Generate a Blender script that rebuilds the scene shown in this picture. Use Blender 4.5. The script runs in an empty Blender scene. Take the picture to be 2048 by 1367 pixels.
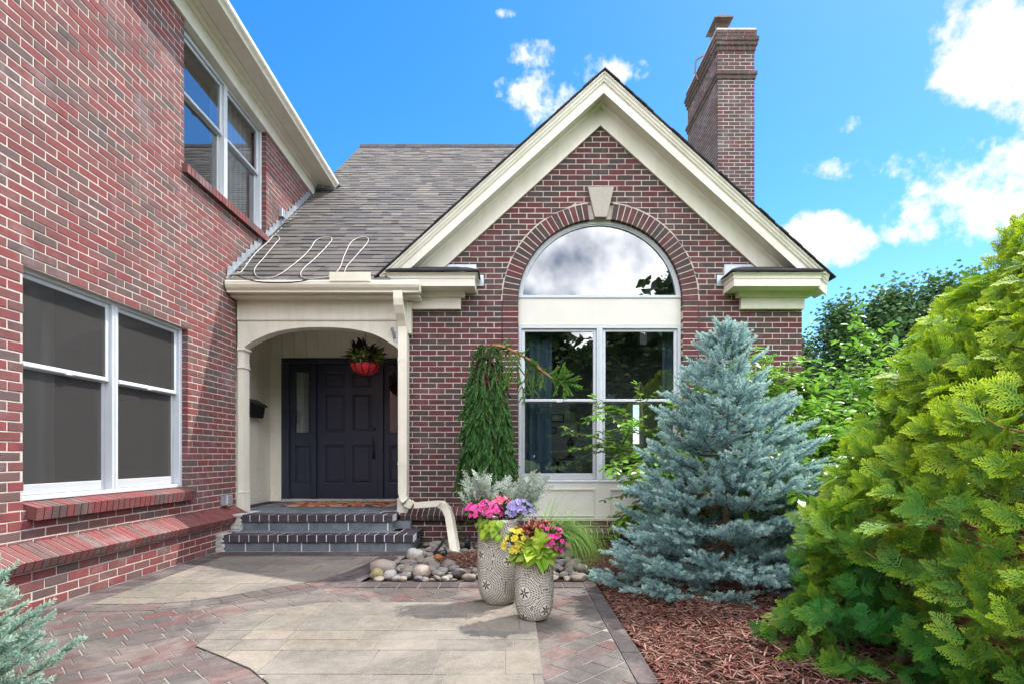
import bpy, math, random
import numpy as np
from mathutils import Vector, Matrix

random.seed(7)
S = bpy.context.scene
COL = S.collection
PI = math.pi
F, VX, VY, H = 1110.0, 1027.0, 912.0, 1.05     # surveyed from the brick courses: focal length, vanishing point, eye height


def P(px, py, Y):
    """a surveyed point at distance Y"""
    return Vector(((px - VX) * Y / F, Y, H + (VY - py) * Y / F))


# ---------------------------------------------------------------- materials
class NT:
    def __init__(self, name):
        self.m = bpy.data.materials.new(name)
        self.m.use_nodes = True
        self.t = self.m.node_tree
        self.t.nodes.clear()
        self.out = self.n('ShaderNodeOutputMaterial')

    def n(self, kind, **kw):
        nd = self.t.nodes.new(kind)
        for k, v in kw.items():
            if k.startswith('i_'):
                key = k[2:]
                key = int(key) if key.isdigit() else key.replace('_', ' ')
                nd.inputs[key].default_value = v
            else:
                setattr(nd, k, v)
        return nd

    def l(self, a, b):
        self.t.links.new(a, b)

    def ramp(self, fac, stops, interp='LINEAR'):
        r = self.n('ShaderNodeValToRGB')
        r.color_ramp.interpolation = interp
        el = r.color_ramp.elements
        while len(el) < len(stops):
            el.new(0.5)
        for e, (p, c) in zip(el, stops):
            e.position = p
            e.color = (*c, 1) if len(c) == 3 else c
        if fac is not None:
            self.l(fac, r.inputs[0])
        return r.outputs[0]

    def mix(self, fac, a, b, kind='MIX'):
        m = self.n('ShaderNodeMix', data_type='RGBA', blend_type=kind)
        for sock, v in ((m.inputs[0], fac), (m.inputs[6], a), (m.inputs[7], b)):
            if hasattr(v, 'is_linked') or hasattr(v, 'links'):
                self.l(v, sock)
            elif isinstance(v, (int, float)):
                sock.default_value = v
            else:
                sock.default_value = (*v, 1)
        return m.outputs[2]

    def math(self, op, a, b=None, clamp=False):
        m = self.n('ShaderNodeMath', operation=op, use_clamp=clamp)
        for i, v in enumerate((a, b)):
            if v is None:
                continue
            if isinstance(v, (int, float)):
                m.inputs[i].default_value = v
            else:
                self.l(v, m.inputs[i])
        return m.outputs[0]

    def noise(self, scale, detail=4, rough=0.6, vec=None, out=0, dist=0.0):
        nd = self.n('ShaderNodeTexNoise')
        nd.inputs['Scale'].default_value = scale
        nd.inputs['Detail'].default_value = detail
        nd.inputs['Roughness'].default_value = rough
        nd.inputs['Distortion'].default_value = dist
        if vec is None:
            vec = self.n('ShaderNodeTexCoord').outputs['Object']
        self.l(vec, nd.inputs['Vector'])
        return nd.outputs[out]

    def bsdf(self, color, rough=0.6, spec=0.4, normal=None, **kw):
        b = self.n('ShaderNodeBsdfPrincipled')
        if hasattr(color, 'links'):
            self.l(color, b.inputs['Base Color'])
        else:
            b.inputs['Base Color'].default_value = (*color, 1)
        if hasattr(rough, 'links'):
            self.l(rough, b.inputs['Roughness'])
        else:
            b.inputs['Roughness'].default_value = rough
        b.inputs['Specular IOR Level'].default_value = spec
        for k, v in kw.items():
            b.inputs[k.replace('_', ' ')].default_value = v
        if normal is not None:
            self.l(normal, b.inputs['Normal'])
        return b.outputs[0]

    def bump(self, h, strength=0.4, dist=0.01):
        b = self.n('ShaderNodeBump')
        b.inputs['Strength'].default_value = strength
        b.inputs['Distance'].default_value = dist
        self.l(h, b.inputs['Height'])
        return b.outputs[0]

    def done(self, sh):
        self.l(sh, self.out.inputs[0])
        return self.m


def plain(name, c, rough=0.5, var=0.08, scale=6.0, spec=0.4, bump=0.0, bscale=60.0, metallic=0.0):
    t = NT(name)
    n1 = t.noise(scale, 5)
    lo = tuple(max(0, x * (1 - var)) for x in c)
    hi = tuple(min(1, x * (1 + var)) for x in c)
    col = t.ramp(n1, [(0.3, lo), (0.7, hi)])
    nor = t.bump(t.noise(bscale, 3), bump, 0.004) if bump else None
    return t.done(t.bsdf(col, rough, spec, nor, Metallic=metallic))


def island_random(t):
    return t.n('ShaderNodeNewGeometry').outputs['Random Per Island']


def brick_mat(name, stops, mottle=0.35):
    t = NT(name)
    rnd = island_random(t)
    col = t.ramp(rnd, stops)
    tc = t.n('ShaderNodeTexCoord').outputs['Object']
    wn = t.n('ShaderNodeTexWhiteNoise', noise_dimensions='1D')
    t.l(rnd, wn.inputs['W'])
    dark = t.ramp(t.noise(9, 6, 0.7, tc), [(0.42, (1, 1, 1)), (0.66, (0.55, 0.6, 0.64))])
    col = t.mix(t.math('MULTIPLY', wn.outputs[0], 0.75), col, t.mix(1.0, col, dark, 'MULTIPLY'))
    spk = t.ramp(t.noise(150, 3, 0.6, tc), [(0.3, (0.72, 0.72, 0.72)), (0.62, (1.1, 1.1, 1.1))])
    col = t.mix(0.8, col, spk, 'MULTIPLY')
    pale = t.ramp(t.noise(2.3, 6, 0.75, tc), [(0.52, (0, 0, 0)), (0.72, (1, 1, 1))])
    col = t.mix(t.math('MULTIPLY', pale, mottle), col, (0.30, 0.25, 0.25))
    nor = t.bump(t.noise(130, 5, 0.7, tc), 0.5, 0.004)
    return t.done(t.bsdf(col, 0.85, 0.25, nor))


M = {}


def paint(name, c):
    """outdoor paint with faint rain streaks and soiling"""
    t = NT(name)
    tc = t.n('ShaderNodeTexCoord').outputs['Object']
    mp = t.n('ShaderNodeMapping')
    mp.inputs['Scale'].default_value = (9, 9, 0.9)
    t.l(tc, mp.inputs['Vector'])
    st = t.ramp(t.noise(1.6, 6, 0.7, mp.outputs[0]), [(0.36, (0.93, 0.925, 0.90)), (0.58, (1, 1, 1))])
    bl = t.ramp(t.noise(2.2, 6, 0.65, tc), [(0.30, (0.91, 0.90, 0.86)), (0.62, (1.02, 1.02, 1.02))])
    sp = t.ramp(t.noise(55, 3, 0.6, tc), [(0.24, (0.86, 0.84, 0.80)), (0.33, (1, 1, 1))])
    col = t.mix(1.0, t.mix(1.0, t.mix(0.9, c, st, 'MULTIPLY'), bl, 'MULTIPLY'), sp, 'MULTIPLY')
    return t.done(t.bsdf(col, 0.55, 0.3, t.bump(t.noise(26, 4, 0.6, tc), 0.15, 0.004)))


BR = [(0.0, (0.205, 0.052, 0.052)), (0.22, (0.185, 0.054, 0.054)), (0.40, (0.166, 0.062, 0.059)),
      (0.55, (0.194, 0.070, 0.068)), (0.68, (0.150, 0.069, 0.065)), (0.82, (0.134, 0.078, 0.072)), (1.0, (0.108, 0.074, 0.070))]
M['brick'] = brick_mat('red_brick', BR, 0.40)
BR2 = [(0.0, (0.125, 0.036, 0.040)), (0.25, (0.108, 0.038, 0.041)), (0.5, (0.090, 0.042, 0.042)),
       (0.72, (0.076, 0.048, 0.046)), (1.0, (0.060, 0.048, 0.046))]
M['brick_shaded'] = brick_mat('shaded_red_brick', BR2, 0.18)  # red brick again, shade painted into the colour for the gable wall
BR3 = [(0.0, (0.105, 0.040, 0.040)), (0.4, (0.085, 0.050, 0.046)), (1.0, (0.065, 0.050, 0.046))]
M['brick_chimney'] = brick_mat('chimney_brick', BR3, 0.3)
M['brick_step'] = brick_mat('purple_paver_brick', [(0, (0.040, 0.034, 0.042)), (0.6, (0.052, 0.044, 0.054)), (1, (0.066, 0.050, 0.056))], 0.12)
M['mortar'] = plain('mortar', (0.47, 0.425, 0.37), 0.95, 0.16, 30, 0.1, 0.6, 220)
M['mortar_grey'] = plain('grey_mortar', (0.42, 0.39, 0.35), 0.95, 0.16, 30, 0.1, 0.6, 220)
M['mortar_white'] = plain('white_mortar', (0.66, 0.66, 0.66), 0.95, 0.14, 30, 0.1, 0.5, 200)
M['cream'] = paint('cream_paint', (0.72, 0.69, 0.61))
M['cream_wall'] = paint('cream_board_paint', (0.85, 0.81, 0.70))
M['gutter'] = plain('gutter_aluminium', (0.70, 0.66, 0.55), 0.4, 0.07, 4.0, 0.45)
M['white_trim'] = plain('white_trim_paint', (0.59, 0.575, 0.52), 0.5, 0.05, 2.6, 0.3, 0.1, 28)
M['vinyl'] = plain('window_frame_aluminium', (0.50, 0.53, 0.565), 0.4, 0.04, 3.0)
M['vinyl_grey'] = plain('window_sash_grey', (0.40, 0.41, 0.42), 0.4, 0.05, 3.0)
M['door'] = plain('navy_door_paint', (0.030, 0.034, 0.058), 0.30, 0.10, 3.0, 0.5, 0.05, 300)
M['black'] = plain('black_metal', (0.012, 0.012, 0.013), 0.4, 0.1, 10)
M['steel'] = plain('galvanised_steel', (0.42, 0.46, 0.50), 0.42, 0.18, 9.0, 0.5, 0.1, 60, 0.55)
M['keystone'] = plain('limestone', (0.36, 0.33, 0.285), 0.85, 0.08, 25, 0.2, 0.4, 150)
M['bluestone'] = plain('bluestone_slab', (0.125, 0.145, 0.165), 0.6, 0.30, 7, 0.35, 0.3, 60)
M['cable'] = plain('pale_cable', (0.42, 0.39, 0.34), 0.5, 0.1, 8)
M['flue'] = plain('terracotta_flue', (0.42, 0.15, 0.10), 0.8, 0.15, 12)
M['rust'] = plain('weathered_cap_metal', (0.13, 0.10, 0.09), 0.55, 0.35, 9, 0.5, 0.1, 40, 0.4)
M['concrete'] = plain('concrete_wash', (0.48, 0.46, 0.43), 0.9, 0.2, 9, 0.2, 0.4, 80)
M['bark'] = plain('bark', (0.11, 0.075, 0.05), 0.9, 0.4, 30, 0.2, 0.6, 70)
M['twig'] = plain('orange_twig_bark', (0.28, 0.14, 0.06), 0.8, 0.3, 20, 0.2)
M['greytwig'] = plain('olive_twig_bark', (0.12, 0.10, 0.045), 0.8, 0.3, 20, 0.2)


def shingle_mat(name, stops):
    t = NT(name)
    col = t.ramp(island_random(t), stops)
    tc = t.n('ShaderNodeTexCoord').outputs['Object']
    g = t.ramp(t.noise(320, 2, 0.7, tc), [(0.3, (0.6, 0.6, 0.6)), (0.7, (1.25, 1.25, 1.25))])
    col = t.mix(0.8, col, g, 'MULTIPLY')
    big = t.ramp(t.noise(1.1, 5, 0.6, tc), [(0.35, (0.85, 0.86, 0.9)), (0.7, (1.1, 1.07, 1.0))])
    col = t.mix(0.7, col, big, 'MULTIPLY')
    return t.done(t.bsdf(col, 0.95, 0.15, t.bump(t.noise(260, 3, 0.7, tc), 0.6, 0.004)))


M['shingle'] = shingle_mat('weathered_shingle', [(0, (0.070, 0.067, 0.068)), (0.25, (0.098, 0.093, 0.090)), (0.5, (0.128, 0.118, 0.107)),
                                                 (0.75, (0.084, 0.083, 0.088)), (1, (0.152, 0.139, 0.124))])
M['shingle_dark'] = shingle_mat('dark_shingle', [(0, (0.030, 0.030, 0.034)), (1, (0.052, 0.050, 0.054))])


def paver_mat(name, stops, pale=0.5, ps=1.6, palec=(0.36, 0.32, 0.29)):
    t = NT(name)
    col = t.ramp(island_random(t), stops)
    tc = t.n('ShaderNodeTexCoord').outputs['Object']
    sp = t.ramp(t.noise(95, 5, 0.8, tc), [(0.28, (0.58, 0.58, 0.6)), (0.52, (1, 1, 1)), (0.75, (1.45, 1.42, 1.38))])
    col = t.mix(0.9, col, sp, 'MULTIPLY')
    md = t.ramp(t.noise(14, 6, 0.75, tc), [(0.3, (0.72, 0.72, 0.74)), (0.7, (1.18, 1.17, 1.15))])
    col = t.mix(0.9, col, md, 'MULTIPLY')
    dust = t.ramp(t.noise(ps, 7, 0.7, tc, dist=0.6), [(0.46, (0, 0, 0)), (0.70, (1, 1, 1))])
    col = t.mix(t.math('MULTIPLY', dust, pale), col, palec)
    return t.done(t.bsdf(col, 0.9, 0.2, t.bump(t.noise(120, 5, 0.75, tc), 0.7, 0.004)))


M['paver'] = paver_mat('concrete_paver', [(0, (0.115, 0.060, 0.058)), (0.14, (0.105, 0.068, 0.064)), (0.28, (0.098, 0.076, 0.071)),
                                          (0.5, (0.094, 0.085, 0.077)), (0.75, (0.074, 0.069, 0.066)), (1, (0.112, 0.090, 0.083))], 0.55, 1.6, (0.27, 0.24, 0.215))
M['paver_dark'] = paver_mat('dark_paver', [(0, (0.066, 0.046, 0.048)), (0.5, (0.058, 0.052, 0.052)), (1, (0.080, 0.062, 0.060))], 0.35)
M['slab'] = paver_mat('tan_slab', [(0, (0.128, 0.117, 0.103)), (0.35, (0.166, 0.149, 0.124)), (0.6, (0.140, 0.129, 0.113)), (1, (0.195, 0.170, 0.134))], 0.6, 1.3, (0.275, 0.245, 0.212))
M['joint'] = plain('joint_sand', (0.23, 0.205, 0.185), 0.95, 0.2, 20, 0.1, 0.6, 200)


def glass_mat(name, refl, tint=(0.75, 0.82, 0.85), rough=0.0, wave=0.02):
    t = NT(name)
    lw = t.n('ShaderNodeLayerWeight')
    lw.inputs['Blend'].default_value = 0.25
    fac = t.math('ADD', t.math('MULTIPLY', lw.outputs['Fresnel'], 0.7), refl, True)
    tr = t.n('ShaderNodeBsdfTransparent')
    tr.inputs[0].default_value = (*tint, 1)
    gl = t.n('ShaderNodeBsdfGlossy')
    gl.inputs['Roughness'].default_value = rough
    gl.inputs['Color'].default_value = (0.95, 0.97, 1, 1)
    if wave:
        t.l(t.bump(t.noise(1.7, 2, 0.5), wave, 0.05), gl.inputs['Normal'])
    mx = t.n('ShaderNodeMixShader')
    t.l(fac, mx.inputs[0])
    t.l(tr.outputs[0], mx.inputs[1])
    t.l(gl.outputs[0], mx.inputs[2])
    return t.done(mx.outputs[0])


M['glass'] = glass_mat('window_glass', 0.13)
M['glass_up'] = glass_mat('upper_window_glass', 0.24)
M['glass_arch'] = glass_mat('arched_window_glass', 0.16, wave=0.008)
M['glass_side'] = glass_mat('side_window_glass', 0.16)


def screen_mat():
    t = NT('insect_screen_mesh')
    d = t.bsdf((0.050, 0.048, 0.046), 0.8, 0.2)
    tr = t.n('ShaderNodeBsdfTransparent')
    mx = t.n('ShaderNodeMixShader')
    n = t.noise(900, 1, 0.5)
    t.l(t.ramp(n, [(0.3, (0.60, 0.60, 0.60)), (0.7, (0.76, 0.76, 0.76))]), mx.inputs[0])
    t.l(tr.outputs[0], mx.inputs[1])
    t.l(d, mx.inputs[2])
    return t.done(mx.outputs[0])


M['screen'] = screen_mat()


def leaf_mat(name, c_a, c_b, c_tip=None, rough=0.5, trans=0.35, spec=0.35, tipfac=1.0):
    """two colours mixed per leaf or shoot, a third for its new growth (on the cedar also painted sunlight)"""
    t = NT(name)
    rnd = t.n('ShaderNodeAttribute', attribute_name='rnd').outputs['Fac']
    col = t.mix(rnd, c_a, c_b)
    if c_tip is not None:
        tip = t.n('ShaderNodeAttribute', attribute_name='tip').outputs['Fac']
        col = t.mix(t.math('MULTIPLY', tip, tipfac), col, c_tip)
    b = t.bsdf(col, rough, spec)
    if trans:
        tl = t.n('ShaderNodeBsdfTranslucent')
        t.l(col, tl.inputs[0])
        mx = t.n('ShaderNodeMixShader', i_0=trans)
        t.l(b, mx.inputs[1])
        t.l(tl.outputs[0], mx.inputs[2])
        b = mx.outputs[0]
    return t.done(b)


# ---------------------------------------------------------------- mesh helpers
class MB:
    def __init__(self):
        self.v, self.f, self.mi = [], [], []

    def add(self, vs, fs, mi=0):
        o = len(self.v)
        self.v.extend([tuple(p) for p in vs])
        for f in fs:
            self.f.append([o + i for i in f])
            self.mi.append(mi)

    def box(self, x0, x1, y0, y1, z0, z1, mi=0):
        self.add([(x0, y0, z0), (x1, y0, z0), (x1, y1, z0), (x0, y1, z0), (x0, y0, z1), (x1, y0, z1), (x1, y1, z1), (x0, y1, z1)],
                 [(0, 3, 2, 1), (4, 5, 6, 7), (0, 1, 5, 4), (1, 2, 6, 5), (2, 3, 7, 6), (3, 0, 4, 7)], mi)

    def mbox(self, fn, u0, u1, v0, v1, d0, d1, mi=0, ch=0.0):
        """box in the plane of a wall: u along, v up, d outward, chamfered on its outer face"""
        if u1 - u0 < 1e-4 or v1 - v0 < 1e-4:
            return
        if ch <= 0:
            ps = [fn(u, v, d) for d in (d0, d1) for (u, v) in ((u0, v0), (u1, v0), (u1, v1), (u0, v1))]
            self.add(ps, [(0, 1, 2, 3), (4, 7, 6, 5), (0, 4, 5, 1), (1, 5, 6, 2), (2, 6, 7, 3), (3, 7, 4, 0)], mi)
        else:
            ps = [fn(u, v, d0) for (u, v) in ((u0, v0), (u1, v0), (u1, v1), (u0, v1))]
            ps += [fn(u, v, d1 - ch) for (u, v) in ((u0, v0), (u1, v0), (u1, v1), (u0, v1))]
            ps += [fn(u, v, d1) for (u, v) in ((u0 + ch, v0 + ch), (u1 - ch, v0 + ch), (u1 - ch, v1 - ch), (u0 + ch, v1 - ch))]
            fs = [(8, 11, 10, 9), (0, 1, 2, 3)]
            for a in range(4):
                b = (a + 1) % 4
                fs += [(a, 4 + a, 4 + b, b), (4 + a, 8 + a, 8 + b, 4 + b)]
            self.add(ps, fs, mi)

    def prism(self, pts, off, mi=0):
        n = len(pts)
        off = Vector(off)
        ps = [Vector(p) for p in pts]
        self.add(ps + [p + off for p in ps],
                 [list(range(n))[::-1], [n + i for i in range(n)]] + [(i, (i + 1) % n, n + (i + 1) % n, n + i) for i in range(n)], mi)

    def tube(self, path, r, seg=8, mi=0, cap=True):
        path = [Vector(p) for p in path]
        rs = r if isinstance(r, (list, tuple)) else [r] * len(path)
        o = len(self.v)
        prev = None
        for i, p in enumerate(path):
            d = (path[min(i + 1, len(path) - 1)] - path[max(i - 1, 0)]).normalized()
            if prev is None:
                prev = d.orthogonal().normalized()
            a = (prev - d * prev.dot(d)).normalized()
            prev = a
            b = d.cross(a)
            for k in range(seg):
                t = 2 * PI * k / seg
                self.v.append(tuple(p + (a * math.cos(t) + b * math.sin(t)) * rs[i]))
        for i in range(len(path) - 1):
            for k in range(seg):
                k2 = (k + 1) % seg
                self.f.append([o + i * seg + k, o + i * seg + k2, o + (i + 1) * seg + k2, o + (i + 1) * seg + k])
                self.mi.append(mi)
        if cap:
            self.f.append([o + k for k in range(seg)][::-1])
            e = o + (len(path) - 1) * seg
            self.f.append([e + k for k in range(seg)])
            self.mi += [mi, mi]

    def lathe(self, prof, c, seg=32, mi=0):
        o = len(self.v)
        for (r, z) in prof:
            for k in range(seg):
                t = 2 * PI * k / seg
                self.v.append((c[0] + r * math.cos(t), c[1] + r * math.sin(t), c[2] + z))
        for i in range(len(prof) - 1):
            for k in range(seg):
                k2 = (k + 1) % seg
                self.f.append([o + i * seg + k, o + i * seg + k2, o + (i + 1) * seg + k2, o + (i + 1) * seg + k])
                self.mi.append(mi)

    def build(self, name, mats, parent=None, smooth=False):
        me = bpy.data.meshes.new(name)
        me.from_pydata(self.v, [], self.f)
        for m in (mats if isinstance(mats, (list, tuple)) else [mats]):
            me.materials.append(M[m] if isinstance(m, str) else m)
        me.polygons.foreach_set('material_index', self.mi)
        if smooth:
            me.polygons.foreach_set('use_smooth', [True] * len(self.f))
        me.update()
        return link(name, me, parent)


def link(name, me, parent=None):
    o = bpy.data.objects.new(name, me)
    COL.objects.link(o)
    if parent is not None:
        o.parent = parent
        if parent.parent is None and parent.type == 'EMPTY':
            o.matrix_parent_inverse = Matrix.Translation(-parent.location)
    return o


def tag(o, label, cat, group=None):
    o['label'] = label
    o['category'] = cat
    if group:
        o['group'] = group
    return o


def thing(name, loc, label, cat, group=None):
    o = bpy.data.objects.new(name, None)
    o.empty_display_size = 0.1
    o.location = loc
    COL.objects.link(o)
    return tag(o, label, cat, group)


def kind(o, k):
    o['kind'] = k
    return o


def fast_mesh(name, V, Fc, mat, parent=None, attrs=None, smooth=False):
    """a mesh of triangles from numpy arrays"""
    me = bpy.data.meshes.new(name)
    V = np.ascontiguousarray(V, dtype=np.float32)
    Fc = np.ascontiguousarray(Fc, dtype=np.int32)
    nf, k = Fc.shape
    me.vertices.add(len(V))
    me.vertices.foreach_set('co', V.ravel())
    me.loops.add(nf * k)
    me.loops.foreach_set('vertex_index', Fc.ravel())
    me.polygons.add(nf)
    me.polygons.foreach_set('loop_start', np.arange(0, nf * k, k, dtype=np.int32))
    me.polygons.foreach_set('loop_total', np.full(nf, k, dtype=np.int32))
    for an, arr in (attrs or {}).items():
        a = me.attributes.new(an, 'FLOAT', 'POINT')
        a.data.foreach_set('value', np.ascontiguousarray(arr, dtype=np.float32))
    me.materials.append(M[mat] if isinstance(mat, str) else mat)
    if smooth:
        me.polygons.foreach_set('use_smooth', np.ones(nf, dtype=bool))
    me.update(calc_edges=True)
    return link(name, me, parent)


class Scatter:
    """leaves, shoots or sprays of one crown, collected as frames and written as one mesh"""
    def __init__(self, templates):
        self.T = templates            # (V, F, tip)
        self.items = [[] for _ in templates]

    def put(self, pos, d, up, scale, ti=None, rnd=None, w=1.0, tipmul=1.0):
        d = Vector(d).normalized()
        up = Vector(up)
        s = d.cross(up)
        if s.length < 1e-4:
            s = d.orthogonal()
        s.normalize()
        n = s.cross(d)
        if ti is None:
            ti = random.randrange(len(self.T))
        if rnd is None:
            rnd = random.random()
        self.items[ti].append((s.x * scale * w, s.y * scale * w, s.z * scale * w, d.x * scale, d.y * scale, d.z * scale,
                               n.x * scale, n.y * scale, n.z * scale, pos[0], pos[1], pos[2], rnd, tipmul))

    def build(self, name, mat, parent=None, smooth=False):
        Vs, Fs, R, Tp, o = [], [], [], [], 0
        for (V, Fc, tip), it in zip(self.T, self.items):
            if not it:
                continue
            A = np.array(it)
            B = A[:, :9].reshape(-1, 3, 3)
            W = np.einsum('vk,nkc->nvc', V, B) + A[:, None, 9:12]
            n, m = W.shape[:2]
            Vs.append(W.reshape(-1, 3))
            Fs.append((Fc[None] + (np.arange(n) * m)[:, None, None]).reshape(-1, 3) + o)
            R.append(np.repeat(A[:, 12], m))
            Tp.append((tip[None, :] * A[:, 13:14]).ravel())
            o += n * m
        return fast_mesh(name, np.concatenate(Vs), np.concatenate(Fs), mat, parent,
                         {'rnd': np.concatenate(R), 'tip': np.concatenate(Tp)}, smooth)


def leaf_t(w=0.5, fold=0.25, droop=0.15, rows=((0, 0), (0.22, 0.75), (0.5, 1.0), (0.8, 0.6), (1, 0))):
    """a folded leaf, base at the origin, pointing along +y"""
    V, Fc = [], []
    prev = None
    for y, hw in rows:
        z = -droop * y * y
        h = hw * w * 0.5
        if hw == 0:
            ids = [len(V)] * 3
            V.append((0, y, z))
        else:
            ids = [len(V), len(V) + 1, len(V) + 2]
            V += [(-h, y, z + fold * h), (0, y, z), (h, y, z + fold * h)]
        if prev:
            for a, b in ((0, 1), (1, 2)):
                q = [prev[a], prev[b], ids[b], ids[a]]
                q = [x for i, x in enumerate(q) if x not in q[:i]]
                if len(q) == 4:
                    Fc += [(q[0], q[1], q[2]), (q[0], q[2], q[3])]
                elif len(q) == 3:
                    Fc.append(tuple(q))
        prev = ids
    V = np.array(V)
    return V, np.array(Fc), V[:, 1].copy()


def shoot_t(n=64, nl=0.2, nw=0.02, seed=0, ang=48, flat=0.0, taper=0.5):
    """a conifer shoot: needles all round an axis of length 1"""
    r = random.Random(seed)
    V, Fc, tip = [], [], []
    for i in range(n):
        y = 0.02 + 0.98 * (i + r.random() * 0.8) / n
        t = r.random() * 2 * PI
        a = math.radians(ang * (0.75 + 0.5 * r.random())) * (1 - 0.45 * y)
        L = nl * (0.8 + 0.4 * r.random()) * (1 - taper * max(0, y - 0.75) * 2)
        rad = Vector((math.cos(t), 0, math.sin(t) * (1 - flat) + 0.12))
        d = (rad.normalized() * math.sin(a) + Vector((0, 1, 0)) * math.cos(a))
        s = d.cross(Vector((r.random() - .5, r.random() - .5, r.random() - .5))).normalized() * nw * 0.5
        b = Vector((0, y, 0))
        o = len(V)
        V += [b + s, b - s, b + d * L * 0.6 - s * 0.9, b + d * L, b + d * L * 0.6 + s * 0.9]
        Fc += [(o, o + 1, o + 2), (o, o + 2, o + 4), (o + 4, o + 2, o + 3)]
        tip += [y] * 5
    o = len(V)
    for y, rr in ((-0.1, 0.022), (0.97, 0.012)):
        for k in range(3):
            V.append(Vector((rr * math.cos(k * 2.094), y, rr * math.sin(k * 2.094))))
            tip.append(0.0)
    for k in range(3):
        k2 = (k + 1) % 3
        Fc += [(o + k, o + k2, o + 3 + k2), (o + k, o + 3 + k2, o + 3 + k)]
    return np.array([tuple(p) for p in V]), np.array(Fc), np.array(tip)


def spray_t(seed=0, pairs=8, wl=0.046, ws=0.034):
    """a flat fan-like cedar spray of length 1: an axis, paired laterals, a few branchlets on each"""
    r = random.Random(seed)
    V, Fc, tip = [], [], []

    def strip(a, b, w, t0, t1):
        a, b = Vector(a), Vector(b)
        d = (b - a)
        s = Vector((d.y, -d.x, 0)).normalized() * w * 0.5
        o = len(V)
        m = a.lerp(b, 0.6)
        for q, k in ((a, 0.6), (m, 1.0), (b, 0.35)):
            V.extend([q + s * k, q - s * k])
        tip.extend([t0, t0, (t0 + t1) / 2, (t0 + t1) / 2, t1, t1])
        Fc.extend([(o, o + 1, o + 3), (o, o + 3, o + 2), (o + 2, o + 3, o + 5), (o + 2, o + 5, o + 4)])
    bend = (r.random() - .5) * 0.5

    def ax(y):
        return Vector((bend * y * y, y, -0.16 * y * y))
    ys = [0.10 + 0.88 * i / pairs for i in range(pairs + 1)]
    strip(ax(0), ax(ys[0]), 0.03, 0, 0)
    for i in range(len(ys) - 1):
        strip(ax(ys[i]), ax(ys[i + 1]), 0.046, ys[i] * 0.4, ys[i + 1] * 0.7)
    strip(ax(ys[-1]), ax(1.08), 0.04, 0.8, 1)
    for i, y in enumerate(ys):
        for sd in (-1, 1):
            yy = y + (0.035 if sd > 0 else 0)
            L = (0.20 + 0.55 * min(1, yy / 0.35)) * (1.04 - yy) * 0.78 * r.uniform(0.8, 1.15) + 0.07
            a = math.radians(56 - 20 * yy + r.uniform(-7, 7))
            d = Vector((sd * math.sin(a), math.cos(a), r.uniform(-.18, .06)))
            b = ax(yy)
            e = b + d * L
            t1 = min(1, 0.40 + 0.65 * yy)
            strip(b, e, wl, yy * 0.4, t1)
            for j in range(int(L / 0.13)):
                q = 0.32 + 0.24 * j
                if q > 0.9:
                    break
                s2 = sd if j % 2 else -sd
                a2 = a * sd - s2 * math.radians(-40) * 1
                d2 = Vector((math.sin(a2), math.cos(a2), -0.05))
                p = b.lerp(e, q)
                strip(p, p + d2 * (0.10 + 0.30 * L * (1 - q)), ws, t1 * q * 0.8, min(1, t1 * (q + 0.4)))
    return np.array([tuple(p) for p in V]), np.array(Fc), np.clip(np.array(tip), 0, 1)

# ================================================================ THE HOUSE
XL = -3.38          # face of the two-storey wing
XB = -3.26          # its thicker base
GY = 6.886          # face of the gable wall
AY = 6.77           # face of the porch arch
DY = 8.46           # porch back wall
GX = 1.075          # centre line of the gable
RY = 6.55           # front of the gable overhang
PF = 0.375          # porch floor
CO, BL, JT = 0.0677, 0.2032, 0.0094

house = thing('brick_house', (0, GY, 0),
              'red brick house with cream trim, shingled roofs, arched window and dark front door', 'house')


def lw(u, v, d):
    return (XL + d, u, v)


def lb(u, v, d):
    return (XB + d, u, v)


def gf(u, v, d):
    return (u, GY - d, v)


def one_brick(mb, fn, lb_, lt_, rb_, rt_, z0, z1, d=0.0, depth=0.085, mi=0, ch=0.003):
    d += random.uniform(-0.0018, 0.0018)
    j = [random.uniform(-0.0012, 0.0012) for _ in range(8)]
    q = [(lb_ + j[0], z0 + j[1]), (rb_ + j[2], z0 + j[3]), (rt_ + j[4], z1 + j[5]), (lt_ + j[6], z1 + j[7])]
    cu = sum(a for a, b in q) / 4
    cv = sum(b for a, b in q) / 4
    ps = [fn(a, b, d - depth) for a, b in q] + [fn(a, b, d - ch) for a, b in q]
    ps += [fn(a + (ch if a < cu else -ch), b + (ch if b < cv else -ch), d) for a, b in q]
    fs = [(8, 11, 10, 9)]
    for a in range(4):
        b = (a + 1) % 4
        fs += [(a, 4 + a, 4 + b, b), (4 + a, 8 + a, 8 + b, 4 + b)]
    mb.add(ps, fs, mi)


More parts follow.
